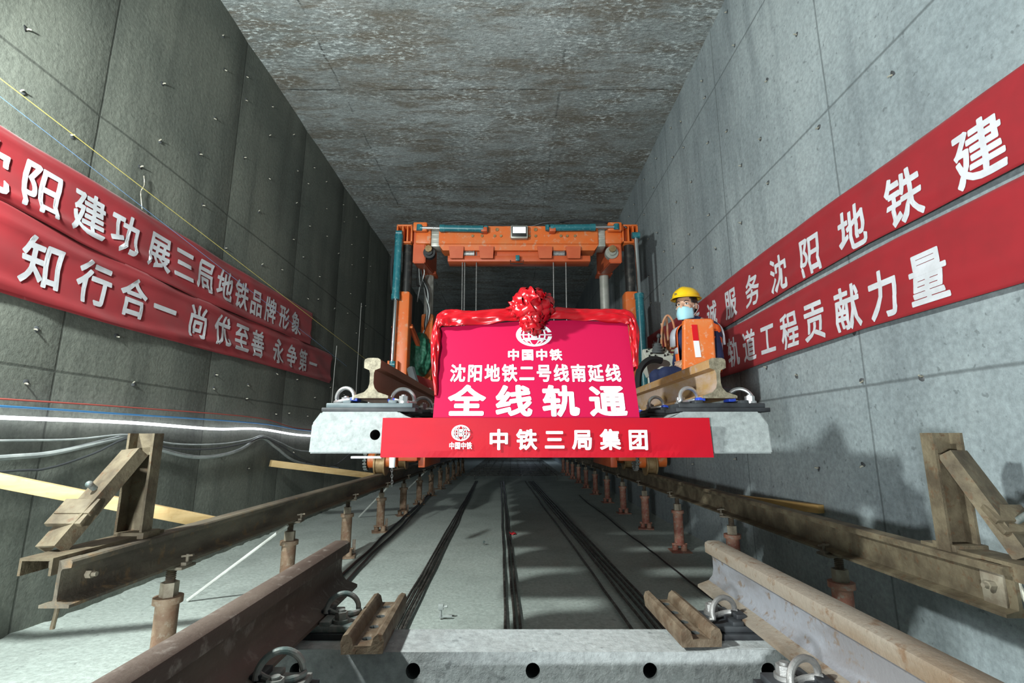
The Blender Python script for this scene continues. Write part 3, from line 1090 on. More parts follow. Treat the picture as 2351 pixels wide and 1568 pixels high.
for i, (x, y, s, mt, lb) in enumerate(((-0.42, 3.18, 1.3, 'cable_grey', 'small bent metal offcut on the floor just behind the foreground sleeper'),
                                       (-0.28, 5.22, 0.7, 'dull_iron', 'tiny dark metal offcut on the floor between the left and middle bundles'))):
    m = MB()
    m.tube([(x, y, FLOOR + 0.01), (x, y, FLOOR + 0.05 * s), (x + 0.03 * s, y, FLOOR + 0.055 * s)], 0.006 * s, 8)
    m.tube([(x - 0.01, y, FLOOR + 0.015), (x + 0.05 * s, y + 0.01, FLOOR + 0.014)], 0.005 * s, 8)
    m.box((x - 0.012 * s, y - 0.01, FLOOR + 0.04 * s), (x + 0.012 * s, y + 0.01, FLOOR + 0.065 * s), 0.003)
    tag(m.build('metal_offcut', mt), lb, 'scrap', 'metal offcuts on the floor')
m = MB()
g = [[m.b.verts.new((0.0 - 0.03 + 0.075 * i / 6, 5.75 + 0.04 * j, FLOOR + 0.012 + 0.008 * math.sin(i * 1.7 + j) + (0.008 if j else 0))) for j in range(3)] for i in range(7)]
for i in range(6):
    for j in range(2):
        m.face((g[i][j], g[i + 1][j], g[i + 1][j + 1], g[i][j + 1]))
o = m.build('red_scrap', 'scrap_red', fix=False)
o.modifiers.new('thickness', 'SOLIDIFY').thickness = 0.003
tag(o, 'small scrap of red cloth on the floor right of the middle bars', 'scrap')

# ------------------------------------------------------------------ cables and strings on the walls
XC = WL + 0.05


def wall_cable(name, yz, r, material, label, group=None, x=XC, k=5, cat='cable'):
    m = MB()
    m.tube(smooth_path([(x, y, z) for y, z in yz], k), r, 8)
    return tag(m.build(name, material), label, cat, group)


m = MB()
pts = smooth_path([(XC, y, z) for y, z in ((0.6, 1.08), (1.6, 1.108), (2.55, 1.102), (3.43, 1.102), (4.45, 1.076), (5.23, 1.089), (6.48, 1.027), (8.5, 1.05), (12, 1.0))], 8)
lr = thing('led_strip', (XC, 0.6, 1.05), 'glowing white light strip strung along the left wall', 'light strip')
m.tube(pts, 0.011, 10)
m.build('light_tube', 'led_glow', lr)
wall_cable('wall_wire', ((0.8, 1.18), (2.53, 1.195), (3.41, 1.204), (5.2, 1.2), (6.33, 1.107), (9, 1.10)), 0.005, 'wire_red', 'thin red wire above the light strip on the left wall', 'wires above the light strip', cat='wire')
wall_cable('wall_wire', ((0.8, 1.15), (2.54, 1.159), (3.23, 1.157), (5.2, 1.146), (6.5, 1.09), (9, 1.08)), 0.006, 'wire_blue', 'thin blue wire just above the light strip on the left wall', 'wires above the light strip', cat='wire')
GC = 'grey cables sagging along the left wall'
wall_cable('wall_cable', ((0.9, 0.86), (1.7, 0.86), (2.588, 0.898), (2.905, 0.915), (3.336, 0.992), (3.468, 1.005), (3.74, 0.925), (4.192, 0.845), (4.6, 0.845), (4.925, 0.896), (5.292, 1.0),
                          (5.661, 0.885), (6.28, 0.70), (7.7, 0.55)), 0.015, 'cable_grey', 'thick pale grey cable sagging in loops along the left wall', GC)
wall_cable('wall_cable', ((0.9, 0.97), (2.5, 0.985), (3.0, 0.99), (3.46, 1.02), (3.9, 0.955), (4.5, 0.945), (5.0, 0.98), (5.29, 1.02), (5.7, 0.95), (6.3, 0.84), (7.5, 0.8)), 0.006, 'cable_grey',
           'thin grey cable along the left wall sagging least', GC, XC + 0.012)
wall_cable('wall_cable', ((0.9, 0.80), (2.55, 0.83), (2.85, 0.83), (3.15, 0.90), (3.46, 1.0), (3.85, 0.925), (4.4, 0.905), (4.95, 0.95), (5.29, 1.0), (5.75, 0.90), (6.4, 0.72), (7.4, 0.60), (8.4, 0.80), (9.4, 0.95)), 0.0065, 'cable_dark',
           'thin dark cable sagging lowest along the left wall by the stop frame', GC, XC + 0.02)
m = MB()
m.tube([(-2.4, 1.2, 2.709), (-2.4, 8.06, 2.264)], 0.0024, 6)
tag(m.build('guide_string', 'string_yellow'), 'taut yellow string running in front of the left banners', 'string', 'strings along the left wall')
m = MB()
m.tube([(-2.5, 1.2, 2.737), (-2.5, 6.14, 2.212), (-2.52, 7.5, 2.07)], 0.0018, 6)
tag(m.build('guide_string', 'string_blue'), 'taut thin blue string slanting across the upper left banner', 'string', 'strings along the left wall')
wall_cable('tie_cord', ((3.27, 2.845), (3.285, 2.78), (3.265, 2.72), (3.28, 2.66), (3.30, 2.60)), 0.003, 'stub_white', 'short white cord tying the upper left banner to the wall', 'cords on the left wall', XC - 0.02, cat='cord')
wall_cable('tie_cord', ((7.30, 2.35), (7.27, 1.9), (7.25, 1.3), (7.24, 0.9)), 0.003, 'string_white', 'long thin pale cord hanging past the end of the left banners', 'cords on the left wall', XC, cat='cord')
wall_cable('tie_cord', ((8.35, 3.3), (8.34, 2.2), (8.36, 1.4)), 0.003, 'string_white', 'thin pale cord hanging on the left wall just left of the crane leg', 'cords on the left wall', XC, cat='cord')

# ------------------------------------------------------------------ sign boards on the lifted panel
LEAN = math.radians(20)
BU = V((1, 0, 0))
BW = V((0, math.sin(LEAN), math.cos(LEAN)))
BN = V((0, -math.cos(LEAN), math.sin(LEAN)))
BO = V((0.105, 2.17, 1.085))


def onboard(u, w, lift=0.0):
    return BO + BU * u + BW * w + BN * lift


def emblem(m, fn, cu, cv, rx, ry):
    """open globe ring with meridians, parallels and a heavy I-beam character in its middle"""
    def arc(cx, rxo, ryo, rxi, ryi, a0, a1, ox=0.0, n=36):
        for i in range(n):
            t0, t1 = math.radians(a0 + (a1 - a0) * i / n), math.radians(a0 + (a1 - a0) * (i + 1) / n)
            m.poly([fn(cu + cx + rxo * math.cos(t0), cv + ryo * math.sin(t0)), fn(cu + cx + rxo * math.cos(t1), cv + ryo * math.sin(t1)),
                    fn(cu + cx + ox + rxi * math.cos(t1), cv + ryi * math.sin(t1)), fn(cu + cx + ox + rxi * math.cos(t0), cv + ryi * math.sin(t0))])
    arc(0, rx, ry, rx * 0.76, ry * 0.86, 14, 352, rx * 0.02)
    for q in (0.30, 0.60):
        arc(0, rx * (q + 0.045), ry * 0.86, rx * (q - 0.045), ry * 0.84, 0, 360)

    def bx(x0, x1, y0, y1, x2=None, x3=None):
        x2, x3 = (x0 if x2 is None else x2), (x1 if x3 is None else x3)
        m.poly([fn(cu + x0 * rx, cv + y0 * ry), fn(cu + x1 * rx, cv + y0 * ry), fn(cu + x3 * rx, cv + y1 * ry), fn(cu + x2 * rx, cv + y1 * ry)])
    bx(-0.72, 0.72, 0.40, 0.47)
    bx(-0.78, 0.97, -0.04, 0.05)
    bx(-0.42, 0.42, 0.22, 0.40)
    bx(-0.16, 0.16, -0.30, 0.24)
    bx(-0.70, 0.70, -0.44, -0.26, -0.56, 0.56)
    bx(-0.50, -0.20, -0.56, -0.44)
    bx(0.20, 0.50, -0.56, -0.44)


board = thing('sign_board', BO, 'large leaning crimson sign board with white lettering and globe emblem', 'sign')
m = MB()
c = [onboard(-0.447, 0.0, 0), onboard(0.447, 0.0, 0), onboard(0.452, 0.49, 0), onboard(0.20, 0.505, 0), onboard(-0.05, 0.50, 0), onboard(-0.447, 0.463, 0)]
f = [m.b.verts.new(p) for p in c]
b = [m.b.verts.new(p - BN * 0.025) for p in c]
m.face(f)
m.face(b[::-1])
for i in range(6):
    m.face((f[i], f[(i + 1) % 6], b[(i + 1) % 6], b[i]))
m.build('panel', 'board_pink', board, smooth=0)
on2 = lambda u, w: onboard(u, w, 0.002)
lettering('lettering', [(c, -0.304 + 0.2065 * i, 0.080, 0.152, 0.142, 0.036) for i, c in enumerate('全线轨通')]
          + [(c, -0.351 + 0.0783 * i, 0.2165, 0.066, 0.086, 0.030) for i, c in enumerate('沈阳地铁二号线南延线')]
          + [(c, -0.098 + 0.0655 * i, 0.3115, 0.054, 0.057, 0.040) for i, c in enumerate('中国中铁')], on2, 'white_print', board)
m = MB()
emblem(m, on2, 0.0, 0.42, 0.086, 0.064)
m.build('emblem', 'white_print', board, smooth=0, fix=False)

strip = thing('strip_sign', (0.14, 2.075, 1.0), 'long low red sign strip with white lettering fixed on the sleeper front', 'sign')
m = MB()
g = []
n = 60
for i in range(n + 1):
    x0 = -0.535 + 1.352 * i / n
    x1 = -0.538 + 1.362 * i / n
    col = []
    for j in range(7):
        t = j / 6
        y = 2.083 + 0.0025 * noise.noise(V((x0 * 4, t * 2, 1)))
        if t < 0.25:
            y += 0.004 * noise.noise(V((x0 * 9, t * 7, 5)))
        col.append((x1 + (x0 - x1) * t, y - 0.004, 0.921 + (1.081 - 0.921) * t))
    g.append([m.b.verts.new(p) for p in col])
for i in range(n):
    for j in range(6):
        m.face((g[i][j], g[i + 1][j], g[i + 1][j + 1], g[i][j + 1]))
o = m.build('panel', 'board_red', strip, smooth=0, fix=False)
o.modifiers.new('thickness', 'SOLIDIFY').thickness = 0.006
o.modifiers['thickness'].offset = -1
MB().box((-0.66, 2.085, 0.917), (-0.535, 2.115, 0.925), 0.001).build('backing_strip', 'white_print', strip)
low = lambda u, w: V((u, 2.0725, w))
lettering('lettering', [(c, -0.054 + 0.1142 * i, 0.993, 0.080, 0.080, 0.032) for i, c in enumerate('中铁三局集团')]
          + [(c, -0.246 + 0.0236 * i, 0.9685, 0.0215, 0.027, 0.030) for i, c in enumerate('中国中铁')], low, 'white_print', strip)
m = MB()
emblem(m, low, -0.210, 1.0195, 0.039, 0.0325)
m.build('emblem', 'white_print', strip, smooth=0, fix=False)


# red satin drape thrown over the top edge of the board
def crease(p, s):
    return noise.noise(p * s) + 0.55 * noise.noise(p * s * 2.3 + V((3, 1, 2)))


m = MB()
LOWER = [(-0.437, 0.10), (-0.440, 0.20), (-0.441, 0.30), (-0.443, 0.400), (-0.443, 0.455), (-0.40, 0.454), (-0.33, 0.461), (-0.20, 0.474), (-0.08, 0.488), (0.0, 0.494), (0.12, 0.498), (0.24, 0.488), (0.36, 0.483),
         (0.445, 0.469), (0.450, 0.450), (0.448, 0.38), (0.447, 0.30), (0.446, 0.24)]
UPPER = [(-0.447, 0.10), (-0.466, 0.21), (-0.482, 0.33), (-0.487, 0.406), (-0.474, 0.471), (-0.448, 0.548), (-0.345, 0.551), (-0.20, 0.556), (-0.09, 0.563), (0.0, 0.566), (0.13, 0.563), (0.25, 0.561), (0.37, 0.558),
         (0.452, 0.548), (0.492, 0.496), (0.498, 0.426), (0.482, 0.33), (0.468, 0.24)]
LO = smooth_path([(a, b, 0) for a, b in LOWER], 9)
UP = smooth_path([(a, b, 0) for a, b in UPPER], 9)
N = 12
g = []
for i, (a, b) in enumerate(zip(LO, UP)):
    row = []
    tt = i / (len(LO) - 1)
    for j in range(N + 1):
        q = j / N
        p = a.lerp(b, q)
        w = (b - a).length
        rid = 1 - abs(noise.noise(V((tt * 16 + q * 1.5, q * 2.2 - tt * 5, 1.3)))) * 2
        rid2 = 1 - abs(noise.noise(V((tt * 34 - q * 3, q * 2.0 + tt * 9, 7.3)))) * 2
        lift = 0.006 + math.sin(math.pi * min(1, q * 0.75 + 0.12)) * 0.016 * min(1, w / 0.04) + (0.013 * rid + 0.006 * rid2) * min(1, w / 0.05)
        if j == N:
            lift = 0.002
        p2 = p + (b - a).normalized() * (0.006 * noise.noise(V((tt * 25, q * 4, 11))) if w > 0.004 else 0)
        row.append(m.b.verts.new(onboard(p2.x, p2.y, lift)))
    # turned back behind the board
    row.append(m.b.verts.new(onboard(a.lerp(b, 0.5).x, a.lerp(b, 0.5).y, -0.030)))
    g.append(row)
for r0, r1 in zip(g, g[1:]):
    for j in range(len(r0) - 1):
        m.face((r0[j], r0[j + 1], r1[j + 1], r1[j]))
drape = m.build('satin_drape', 'satin_red', None, 50, fix=False)
drape.modifiers.new('thickness', 'SOLIDIFY').thickness = 0.0015
tag(drape, 'shiny red satin cloth draped over the top edge of the crimson board', 'cloth')

# gathered satin flower
rnd = random.Random(8)
BC = onboard(-0.005, 0.545, 0.055)
bow = thing('satin_rosette', BC, 'big red satin ribbon flower on top of the crimson sign board', 'bow')


def petals(name, centre, rad, count, seed, w):
    rnd = random.Random(seed)
    m = MB()
    for i in range(count):
        zc = 1 - 2 * (i + 0.5) / count
        ph = i * 2.39996
        d = V((math.sqrt(1 - zc * zc) * math.cos(ph), math.sqrt(1 - zc * zc) * math.sin(ph), zc))
        if d.dot(BN) < -0.75:
            continue
        x, y, _ = frame_to(d)
        a = rnd.uniform(0, math.pi)
        side = x * math.cos(a) + y * math.sin(a)
        up = d.cross(side).normalized()
        L = rad * rnd.uniform(0.78, 1.0)
        lw = rad * rnd.uniform(0.30, 0.42)
        tw = rnd.uniform(-0.5, 0.5)
        n = 14
        prev = None
        first = None
        for k in range(n + 1):
            s = k / n * 2 * math.pi
            pos = centre + d * (L * (0.58 - 0.42 * math.cos(s))) + side * (lw * math.sin(s) * (0.6 + 0.4 * math.sin(s / 2)))
            wv = up * math.cos(tw * math.sin(s)) + side * math.sin(tw * math.sin(s))
            ww = w * (0.55 + 0.45 * math.sin(s / 2) ** 2)
            row = []
            for j in range(5):
                q = j / 4 - 0.5
                row.append(m.b.verts.new(pos + wv * (ww * q) + d * (0.010 * math.cos(q * 9 + i) + 0.007 * noise.noise(V((k * 0.9, j * 1.1, i * 3.3))))))
            if prev:
                for j in range(4):
                    m.face((prev[j], prev[j + 1], row[j + 1], row[j]))
            prev = row
    o = m.build(name, 'satin_red', bow, 70, fix=False)
    return o


petals('ribbon_loops', BC, 0.100, 40, 3, 0.066)
petals('ribbon_loops', onboard(-0.012, 0.470, 0.050), 0.066, 22, 9, 0.052)
petals('ribbon_loops', onboard(-0.075, 0.545, 0.040), 0.050, 14, 15, 0.042)

# ------------------------------------------------------------------ gantry crane
crane = thing('gantry_crane', (0.06, 6.5, 0.6), 'orange gantry crane with teal hydraulic cylinders straddling the track', 'crane')
FY, RY = 5.98, 6.80


def cylinder_ram(parent, p0, p1, split, r1, r2, name='hydraulic_cylinder', eye=True):
    """barrel from p0 to split, chrome rod from split to p1"""
    p0, p1 = V(p0), V(p1)
    ps = p0.lerp(p1, split)
    d = (p1 - p0).normalized()
    m = MB()
    m.cyl(p0, ps, r1, 20)
    m.cyl(ps - d * 0.05, ps + d * 0.015, r1 * 1.12, 20)
    m.cyl(p0, p0 + d * 0.05, r1 * 1.1, 20)
    x, y, _ = frame_to(d)
    m.cyl(p0 - d * 0.03 - y * r1 * 0.8, p0 - d * 0.03 + y * r1 * 0.8, r1 * 0.7, 14)
    o = m.build(name, 'teal_paint', parent)
    m = MB()
    m.cyl(ps, p1, r2, 16)
    m.build('piston_rod', 'chrome', o)
    m = MB()
    m.cyl(p1 - y * r1 * 0.9, p1 + y * r1 * 0.9, r2 * 1.6, 14)
    m.cyl(p1 - d * 0.04, p1, r2 * 1.5, 14)
    m.build('rod_eye', 'teal_paint', o)
    return o


for side, xc in (('left', -1.365), ('right', 1.50)):
    s = -1 if side == 'left' else 1
    # front legs
    m = MB()
    m.box((xc - 0.095, FY - 0.03, 1.02), (xc + 0.095, FY + 0.17, 2.80), 0.035)
    m.box((xc - 0.11, FY - 0.05, 0.92), (xc + 0.11, FY + 0.19, 1.06), 0.01)
    for q in (2.35, 1.55):
        m.cyl((xc - 0.13, FY + 0.05, q), (xc + 0.13, FY + 0.05, q), 0.016, 10)
    lg = m.build('leg', 'crane_orange', crane)
    m = MB()
    m.cyl((xc + (0.03 if s < 0 else 0.0), FY + 0.06, 2.78), (xc + (0.03 if s < 0 else 0.0), FY + 0.06, 3.46), 0.062, 20)
    m.build('inner_column', 'column_black', lg)
    m = MB()
    for q in (-0.05, 0.05):
        m.box((xc + s * 0.055 + q - 0.012, FY - 0.14, 1.70 if s < 0 else 1.48), (xc + s * 0.055 + q + 0.012, FY - 0.03, 1.90 if s < 0 else 1.62), 0.004)
    m.build('clevis', 'crane_orange', lg)
    # head bracket + longitudinal top beam
    m = MB()
    m.box((xc - 0.10, FY - 0.06, 3.42), (xc - 0.082, FY + 0.24, 3.66), 0.004)
    m.box((xc + 0.082, FY - 0.06, 3.42), (xc + 0.10, FY + 0.24, 3.66), 0.004)
    m.box((xc - 0.10, FY - 0.06, 3.645), (xc + 0.10, FY + 0.24, 3.665), 0.004)
    m.box((xc - 0.10, FY - 0.06, 3.42), (xc + 0.10, FY + 0.24, 3.44), 0.004)
    m.box((xc - 0.03, FY - 0.06, 3.44), (xc - 0.012, FY + 0.2, 3.645), 0.003)
    m.box((xc + 0.03, FY - 0.06, 3.44), (xc + 0.048, FY + 0.2, 3.645), 0.003)
    m.build('head_bracket', 'crane_orange', crane)
    m = MB()
    xi = xc - s * 0.185
    m.hexa([(xi - 0.08, FY + 0.0, 3.17), (xi + 0.08, FY + 0.0, 3.17), (xi + 0.08, RY + 0.12, 3.30), (xi - 0.08, RY + 0.12, 3.30),
            (xi - 0.08, FY + 0.0, 3.655), (xi + 0.08, FY + 0.0, 3.655), (xi + 0.08, RY + 0.10, 3.655), (xi - 0.08, RY + 0.10, 3.655)])
    bmesh.ops.bevel(m.b, geom=m.b.edges[:], offset=0.012, segments=2, affect='EDGES')
    m.box((xi - 0.105, RY - 0.10, 3.27), (xi + 0.105, RY + 0.12, 3.31), 0.004)
    m.box((min(xi, xc), FY + 0.05, 3.44), (max(xi, xc), FY + 0.22, 3.64), 0.004)
    m.build('side_beam', 'crane_orange_dark', crane)
    # rear legs
    m = MB()
    m.box((xi - 0.085, RY - 0.09, 1.02), (xi + 0.085, RY + 0.09, 2.70), 0.03)
    m.box((xi - 0.10, RY - 0.11, 0.92), (xi + 0.10, RY + 0.11, 1.06), 0.01)
    lg = m.build('leg', 'crane_orange', crane)
    m = MB()
    m.cyl((xi, RY, 2.6), (xi, RY, 3.28), 0.066, 20)
    m.build('inner_column', 'column_grey', lg)
    if s < 0:
        cylinder_ram(crane, (xc - 0.055, FY - 0.10, 3.50), (xc - 0.075, FY - 0.09, 1.86), 0.50, 0.048, 0.026, 'leg_cylinder')
    else:
        cylinder_ram(crane, (xc + 0.075, FY - 0.09, 1.56), (xc + 0.055, FY - 0.10, 3.50), 0.60, 0.052, 0.026, 'leg_cylinder')
    # bogie
    xb = BL if s < 0 else BR
    m = MB()
    m.box((xi - 0.11, FY - 0.22, 0.74), (xi + 0.11, RY + 0.45, 0.94), 0.015)
    m.box((min(xi, xc) - 0.05, FY - 0.08, 0.90), (max(xi, xc) + 0.05, FY + 0.24, 0.96), 0.01)
    m.box((xi - s * 0.17, FY - 0.05, 0.66), (xi - s * 0.09, FY + 1.2, 0.9), 0.01)
    bg = m.build('bogie_frame', 'crane_orange_dark', crane)
    for yy in (FY - 0.12, RY + 0.2):
        w = MB()
        w.cyl((xb - 0.045, yy, 0.705), (xb + 0.045, yy, 0.705), 0.104, 28)
        w.cyl((xb - 0.062, yy, 0.705), (xb - 0.045, yy, 0.705), 0.130, 28)
        w.cyl((xb + 0.045, yy, 0.705), (xb + 0.062, yy, 0.705), 0.130, 28)
        w.build('wheel', 'rust_wheel', bg)
        MB().cyl((xb - 0.14, yy, 0.745), (xb - 0.062, yy, 0.745), 0.085, 20).build('axle_housing', 'crane_orange', bg)
        MB().cyl((xb + 0.062, yy, 0.745), (xb + 0.18, yy, 0.745), 0.075, 20).build('axle_housing', 'crane_orange', bg)
        w = MB()
        w.cyl((xb - 0.175, yy, 0.745), (xb - 0.155, yy, 0.745), 0.105, 24)
        for q in range(18):
            a = q * math.pi / 9
            w.cyl((xb - 0.185, yy + 0.108 * math.cos(a), 0.745 + 0.108 * math.sin(a)), (xb - 0.145, yy + 0.108 * math.cos(a), 0.745 + 0.108 * math.sin(a)), 0.012, 8)
        w.build('sprocket', 'dull_iron', bg)

# main cross beam
ZB0, ZB1 = 3.40, 3.655
m = MB()
m.hexa([(-0.93, FY - 0.04, ZB0), (1.10, FY - 0.04, ZB0), (1.10, FY + 0.24, ZB0), (-0.93, FY + 0.24, ZB0),
        (-0.93, FY - 0.04, ZB1), (1.10, FY - 0.04, ZB1), (1.10, FY + 0.24, ZB1), (-0.93, FY + 0.24, ZB1)])
bmesh.ops.bevel(m.b, geom=m.b.edges[:], offset=0.012, segments=2, affect='EDGES')
m.hexa([(-0.88, FY + 0.0, 3.34), (1.05, FY + 0.0, 3.34), (1.05, FY + 0.2, 3.34), (-0.88, FY + 0.2, 3.34),
        (-0.93, FY - 0.035, ZB0 + 0.005), (1.10, FY - 0.035, ZB0 + 0.005), (1.10, FY + 0.23, ZB0 + 0.005), (-0.93, FY + 0.23, ZB0 + 0.005)])
cb = m.build('cross_beam', 'crane_orange', crane)
for s, x0, x1 in ((-1, -1.03, -0.92), (1, 1.09, 1.19)):
    m = MB()
    m.box((x0, FY - 0.01, 3.39), (x1, FY + 0.21, 3.615), 0.006)
    for q in range(3):
        m.box((x0 + 0.005, FY - 0.018, 3.42 + 0.06 * q), (x1 - 0.005, FY - 0.008, 3.45 + 0.06 * q), 0.003)
    m.build('telescopic_section', 'column_grey', cb)
for s, x0, x1 in ((-1, -1.23, -1.03), (1, 1.19, 1.40)):
    m = MB()
    m.box((x0, FY - 0.03, 3.42), (x1, FY + 0.10, 3.61), 0.02)
    xm = -1.16 if s < 0 else 1.30
    m.box((xm - 0.09, FY - 0.11, 3.56), (xm + 0.09, FY - 0.03, 3.68), 0.02)
    m.build('end_block', 'crane_orange', cb)
for x in (-0.50, -0.38, -0.22, -0.14, 0.12, 0.22, 0.30, 0.62, 0.70, 0.80):
    MB().cyl((x, FY - 0.055, 3.515), (x, FY - 0.035, 3.515), 0.017, 12).build('bolt', 'rust_wheel', cb)
for x in (-0.19, 0.30):
    MB().cyl((x, FY - 0.055, 3.60), (x, FY - 0.035, 3.60), 0.022, 12).build('bolt', 'rust_wheel', cb)
for x in (-0.36, 0.50):
    MB().box((x - 0.03, FY - 0.14, 3.54), (x + 0.05, FY - 0.03, 3.60), 0.01).build('cylinder_lug', 'crane_orange_dark', cb)
cylinder_ram(crane, (-0.36, FY - 0.10, 3.585), (-1.17, FY - 0.10, 3.60), 0.66, 0.043, 0.022, 'beam_cylinder')
cylinder_ram(crane, (0.48, FY - 0.10, 3.60), (1.32, FY - 0.10, 3.61), 0.66, 0.043, 0.022, 'beam_cylinder')
# lower hoist beam
m = MB()
m.box((-0.82, FY + 0.02, 3.20), (1.00, FY + 0.22, 3.28), 0.01)
m.box((-0.55, FY + 0.06, 3.26), (0.75, FY + 0.16, 3.36), 0.004)
for x0 in (-0.80, -0.42, 0.32, 0.68):
    m.hexa([(x0 + 0.02, FY - 0.04, 3.22), (x0 + 0.18, FY - 0.04, 3.22), (x0 + 0.18, FY - 0.02, 3.22), (x0 + 0.02, FY - 0.02, 3.22),
            (x0, FY - 0.05, 3.375), (x0 + 0.19, FY - 0.05, 3.375), (x0 + 0.19, FY - 0.02, 3.375), (x0, FY - 0.02, 3.375)])
hb = m.build('hoist_beam', 'crane_orange_dark', crane)
for x in (-0.55, 0.60):
    m = MB()
    m.cyl((x - 0.06, FY + 0.08, 3.32), (x + 0.06, FY + 0.08, 3.32), 0.055, 20)
    m.cyl((x - 0.07, FY + 0.08, 3.32), (x - 0.06, FY + 0.08, 3.32), 0.075, 20)
    m.cyl((x + 0.06, FY + 0.08, 3.32), (x + 0.07, FY + 0.08, 3.32), 0.075, 20)
    m.build('rope_drum', 'wire_rope', hb)
m = MB()
m.box((0.045, FY - 0.06, 3.185), (0.095, FY - 0.03, 3.255), 0.004)
m.build('sensor_box', 'teal_paint', hb)
m = MB()
m.tube([(-0.02, FY - 0.05, 3.19), (-0.02, FY - 0.05, 3.145), (0.14, FY - 0.05, 3.145), (0.14, FY - 0.05, 3.19)], 0.006, 6)
m.build('hook_frame', 'column_black', hb)
for x in (-0.635, -0.605, -0.455, 0.53, 0.69):
    m = MB()
    m.tube([(x, FY + 0.06, 3.36), (x * 0.985 - 0.0, FY + 0.10, 1.40)], 0.0075, 8)
    m.build('hoist_rope', 'wire_rope', crane)
# end rollers under the beam ends
for x in (-1.05, 1.265):
    m = MB()
    m.cyl((x, FY - 0.02, 3.305), (x, FY + 0.05, 3.305), 0.082 if x > 0 else 0.076, 24)
    m.cyl((x, FY - 0.05, 3.305), (x, FY - 0.02, 3.305), 0.046, 20)
    rl = m.build('guide_roller', 'black_rubber' if x < 0 else 'column_grey', crane)
    m = MB()
    m.tube([(x, FY - 0.085, 3.335), (x, FY - 0.05, 3.335)], 0.045, 8)
    m.build('roller_bolt', 'rust_wheel', rl)
# work lamp
m = MB()
m.box((-0.018, FY - 0.13, 3.455), (0.200, FY - 0.06, 3.622), 0.012)
lm = m.build('work_lamp', 'column_grey', crane)
m = MB()
m.box((-0.002, FY - 0.136, 3.470), (0.184, FY - 0.129, 3.607), 0.003)
m.build('lamp_bezel', 'column_black', lm)
m = MB()
m.box((0.010, FY - 0.140, 3.515), (0.172, FY - 0.135, 3.597), 0.002)
m.build('lamp_lens', 'lamp_glow', lm)
# hoses
rnd = random.Random(2)


def hose(pts, r, mt='black_rubber', name='hydraulic_hose'):
    m = MB()
    m.tube(smooth_path(pts, 6), r, 8)
    return m.build(name, mt, crane)


hose([(-0.88, FY - 0.11, 3.66), (-0.6, FY - 0.09, 3.69), (-0.3, FY - 0.05, 3.67), (0.2, FY, 3.665), (0.45, FY - 0.05, 3.70), (0.9, FY - 0.06, 3.69), (1.32, FY - 0.04, 3.70), (1.46, FY - 0.05, 3.62)], 0.012)
hose([(0.6, FY - 0.10, 3.68), (0.8, FY - 0.07, 3.72), (1.1, FY - 0.05, 3.715), (1.38, FY, 3.66)], 0.010)
for q in range(3):
    hose([(-1.44 - 0.01 * q, FY - 0.08, 3.42), (-1.49 - 0.012 * q, FY - 0.06, 3.2), (-1.50, FY - 0.05, 2.95 - 0.05 * q), (-1.46, FY - 0.02, 2.75)], 0.008)
for q in range(4):
    hose([(-1.26, RY - 0.1 * q, 3.2), (-1.20 + 0.02 * q, RY - 0.2, 2.95), (-1.13 - 0.02 * q, RY - 0.2, 2.7 - 0.05 * q), (-1.20, RY - 0.15, 2.45), (-1.27, RY - 0.1, 2.3)], 0.009, 'black_rubber' if q % 2 else 'cable_grey')
    hose([(-1.25, FY + 0.3, 3.36), (-1.18 - 0.03 * q, FY + 0.4, 3.2 - 0.06 * q), (-1.24, FY + 0.45, 3.0), (-1.28, FY + 0.5, 2.8)], 0.008, 'black_rubber' if q % 2 else 'cable_grey')
hose([(1.60, FY - 0.10, 2.72), (1.625, FY - 0.10, 2.3), (1.62, FY - 0.10, 1.9), (1.60, FY - 0.05, 1.62)], 0.010)
hose([(-1.20, FY - 0.14, 1.80), (-1.16, FY - 0.20, 1.70), (-1.10, FY - 0.26, 1.55), (-1.06, FY - 0.28, 1.40), (-1.05, FY - 0.25, 1.20)], 0.048, 'boot_grey')
# bracing strut inside right legs and left rear
MB().bar((1.44, FY + 0.15, 2.05), (1.33, RY, 2.45), 0.05, 0.06).build('leg_strut', 'crane_orange_dark', crane)
MB().bar((-1.28, FY + 0.12, 2.38), (-1.20, RY, 2.05), 0.05, 0.06).build('leg_strut', 'crane_orange_dark', crane)
# name plate along the left bogie
m = MB()
m.hexa([(-1.20, FY - 0.02, 1.46), (-1.19, FY - 0.02, 1.46), (-0.98, FY + 0.35, 1.46), (-0.99, FY + 0.35, 1.46),
        (-1.20, FY - 0.02, 1.76), (-1.19, FY - 0.02, 1.76), (-0.98, FY + 0.35, 1.70), (-0.99, FY + 0.35, 1.70)])
npl = m.build('name_plate', 'plate_red', crane)
e = V((0.21, 0.37, 0)).normalized()
lettering('plate_lettering', [(c, 0.10 + 0.075 * i, 1.60, 0.05, 0.075, 0.01) for i, c in enumerate('中铁三局')],
          lambda u, w: V((-1.19, FY - 0.025, w - 0.06 * u)) + e * u, 'white_print', npl)
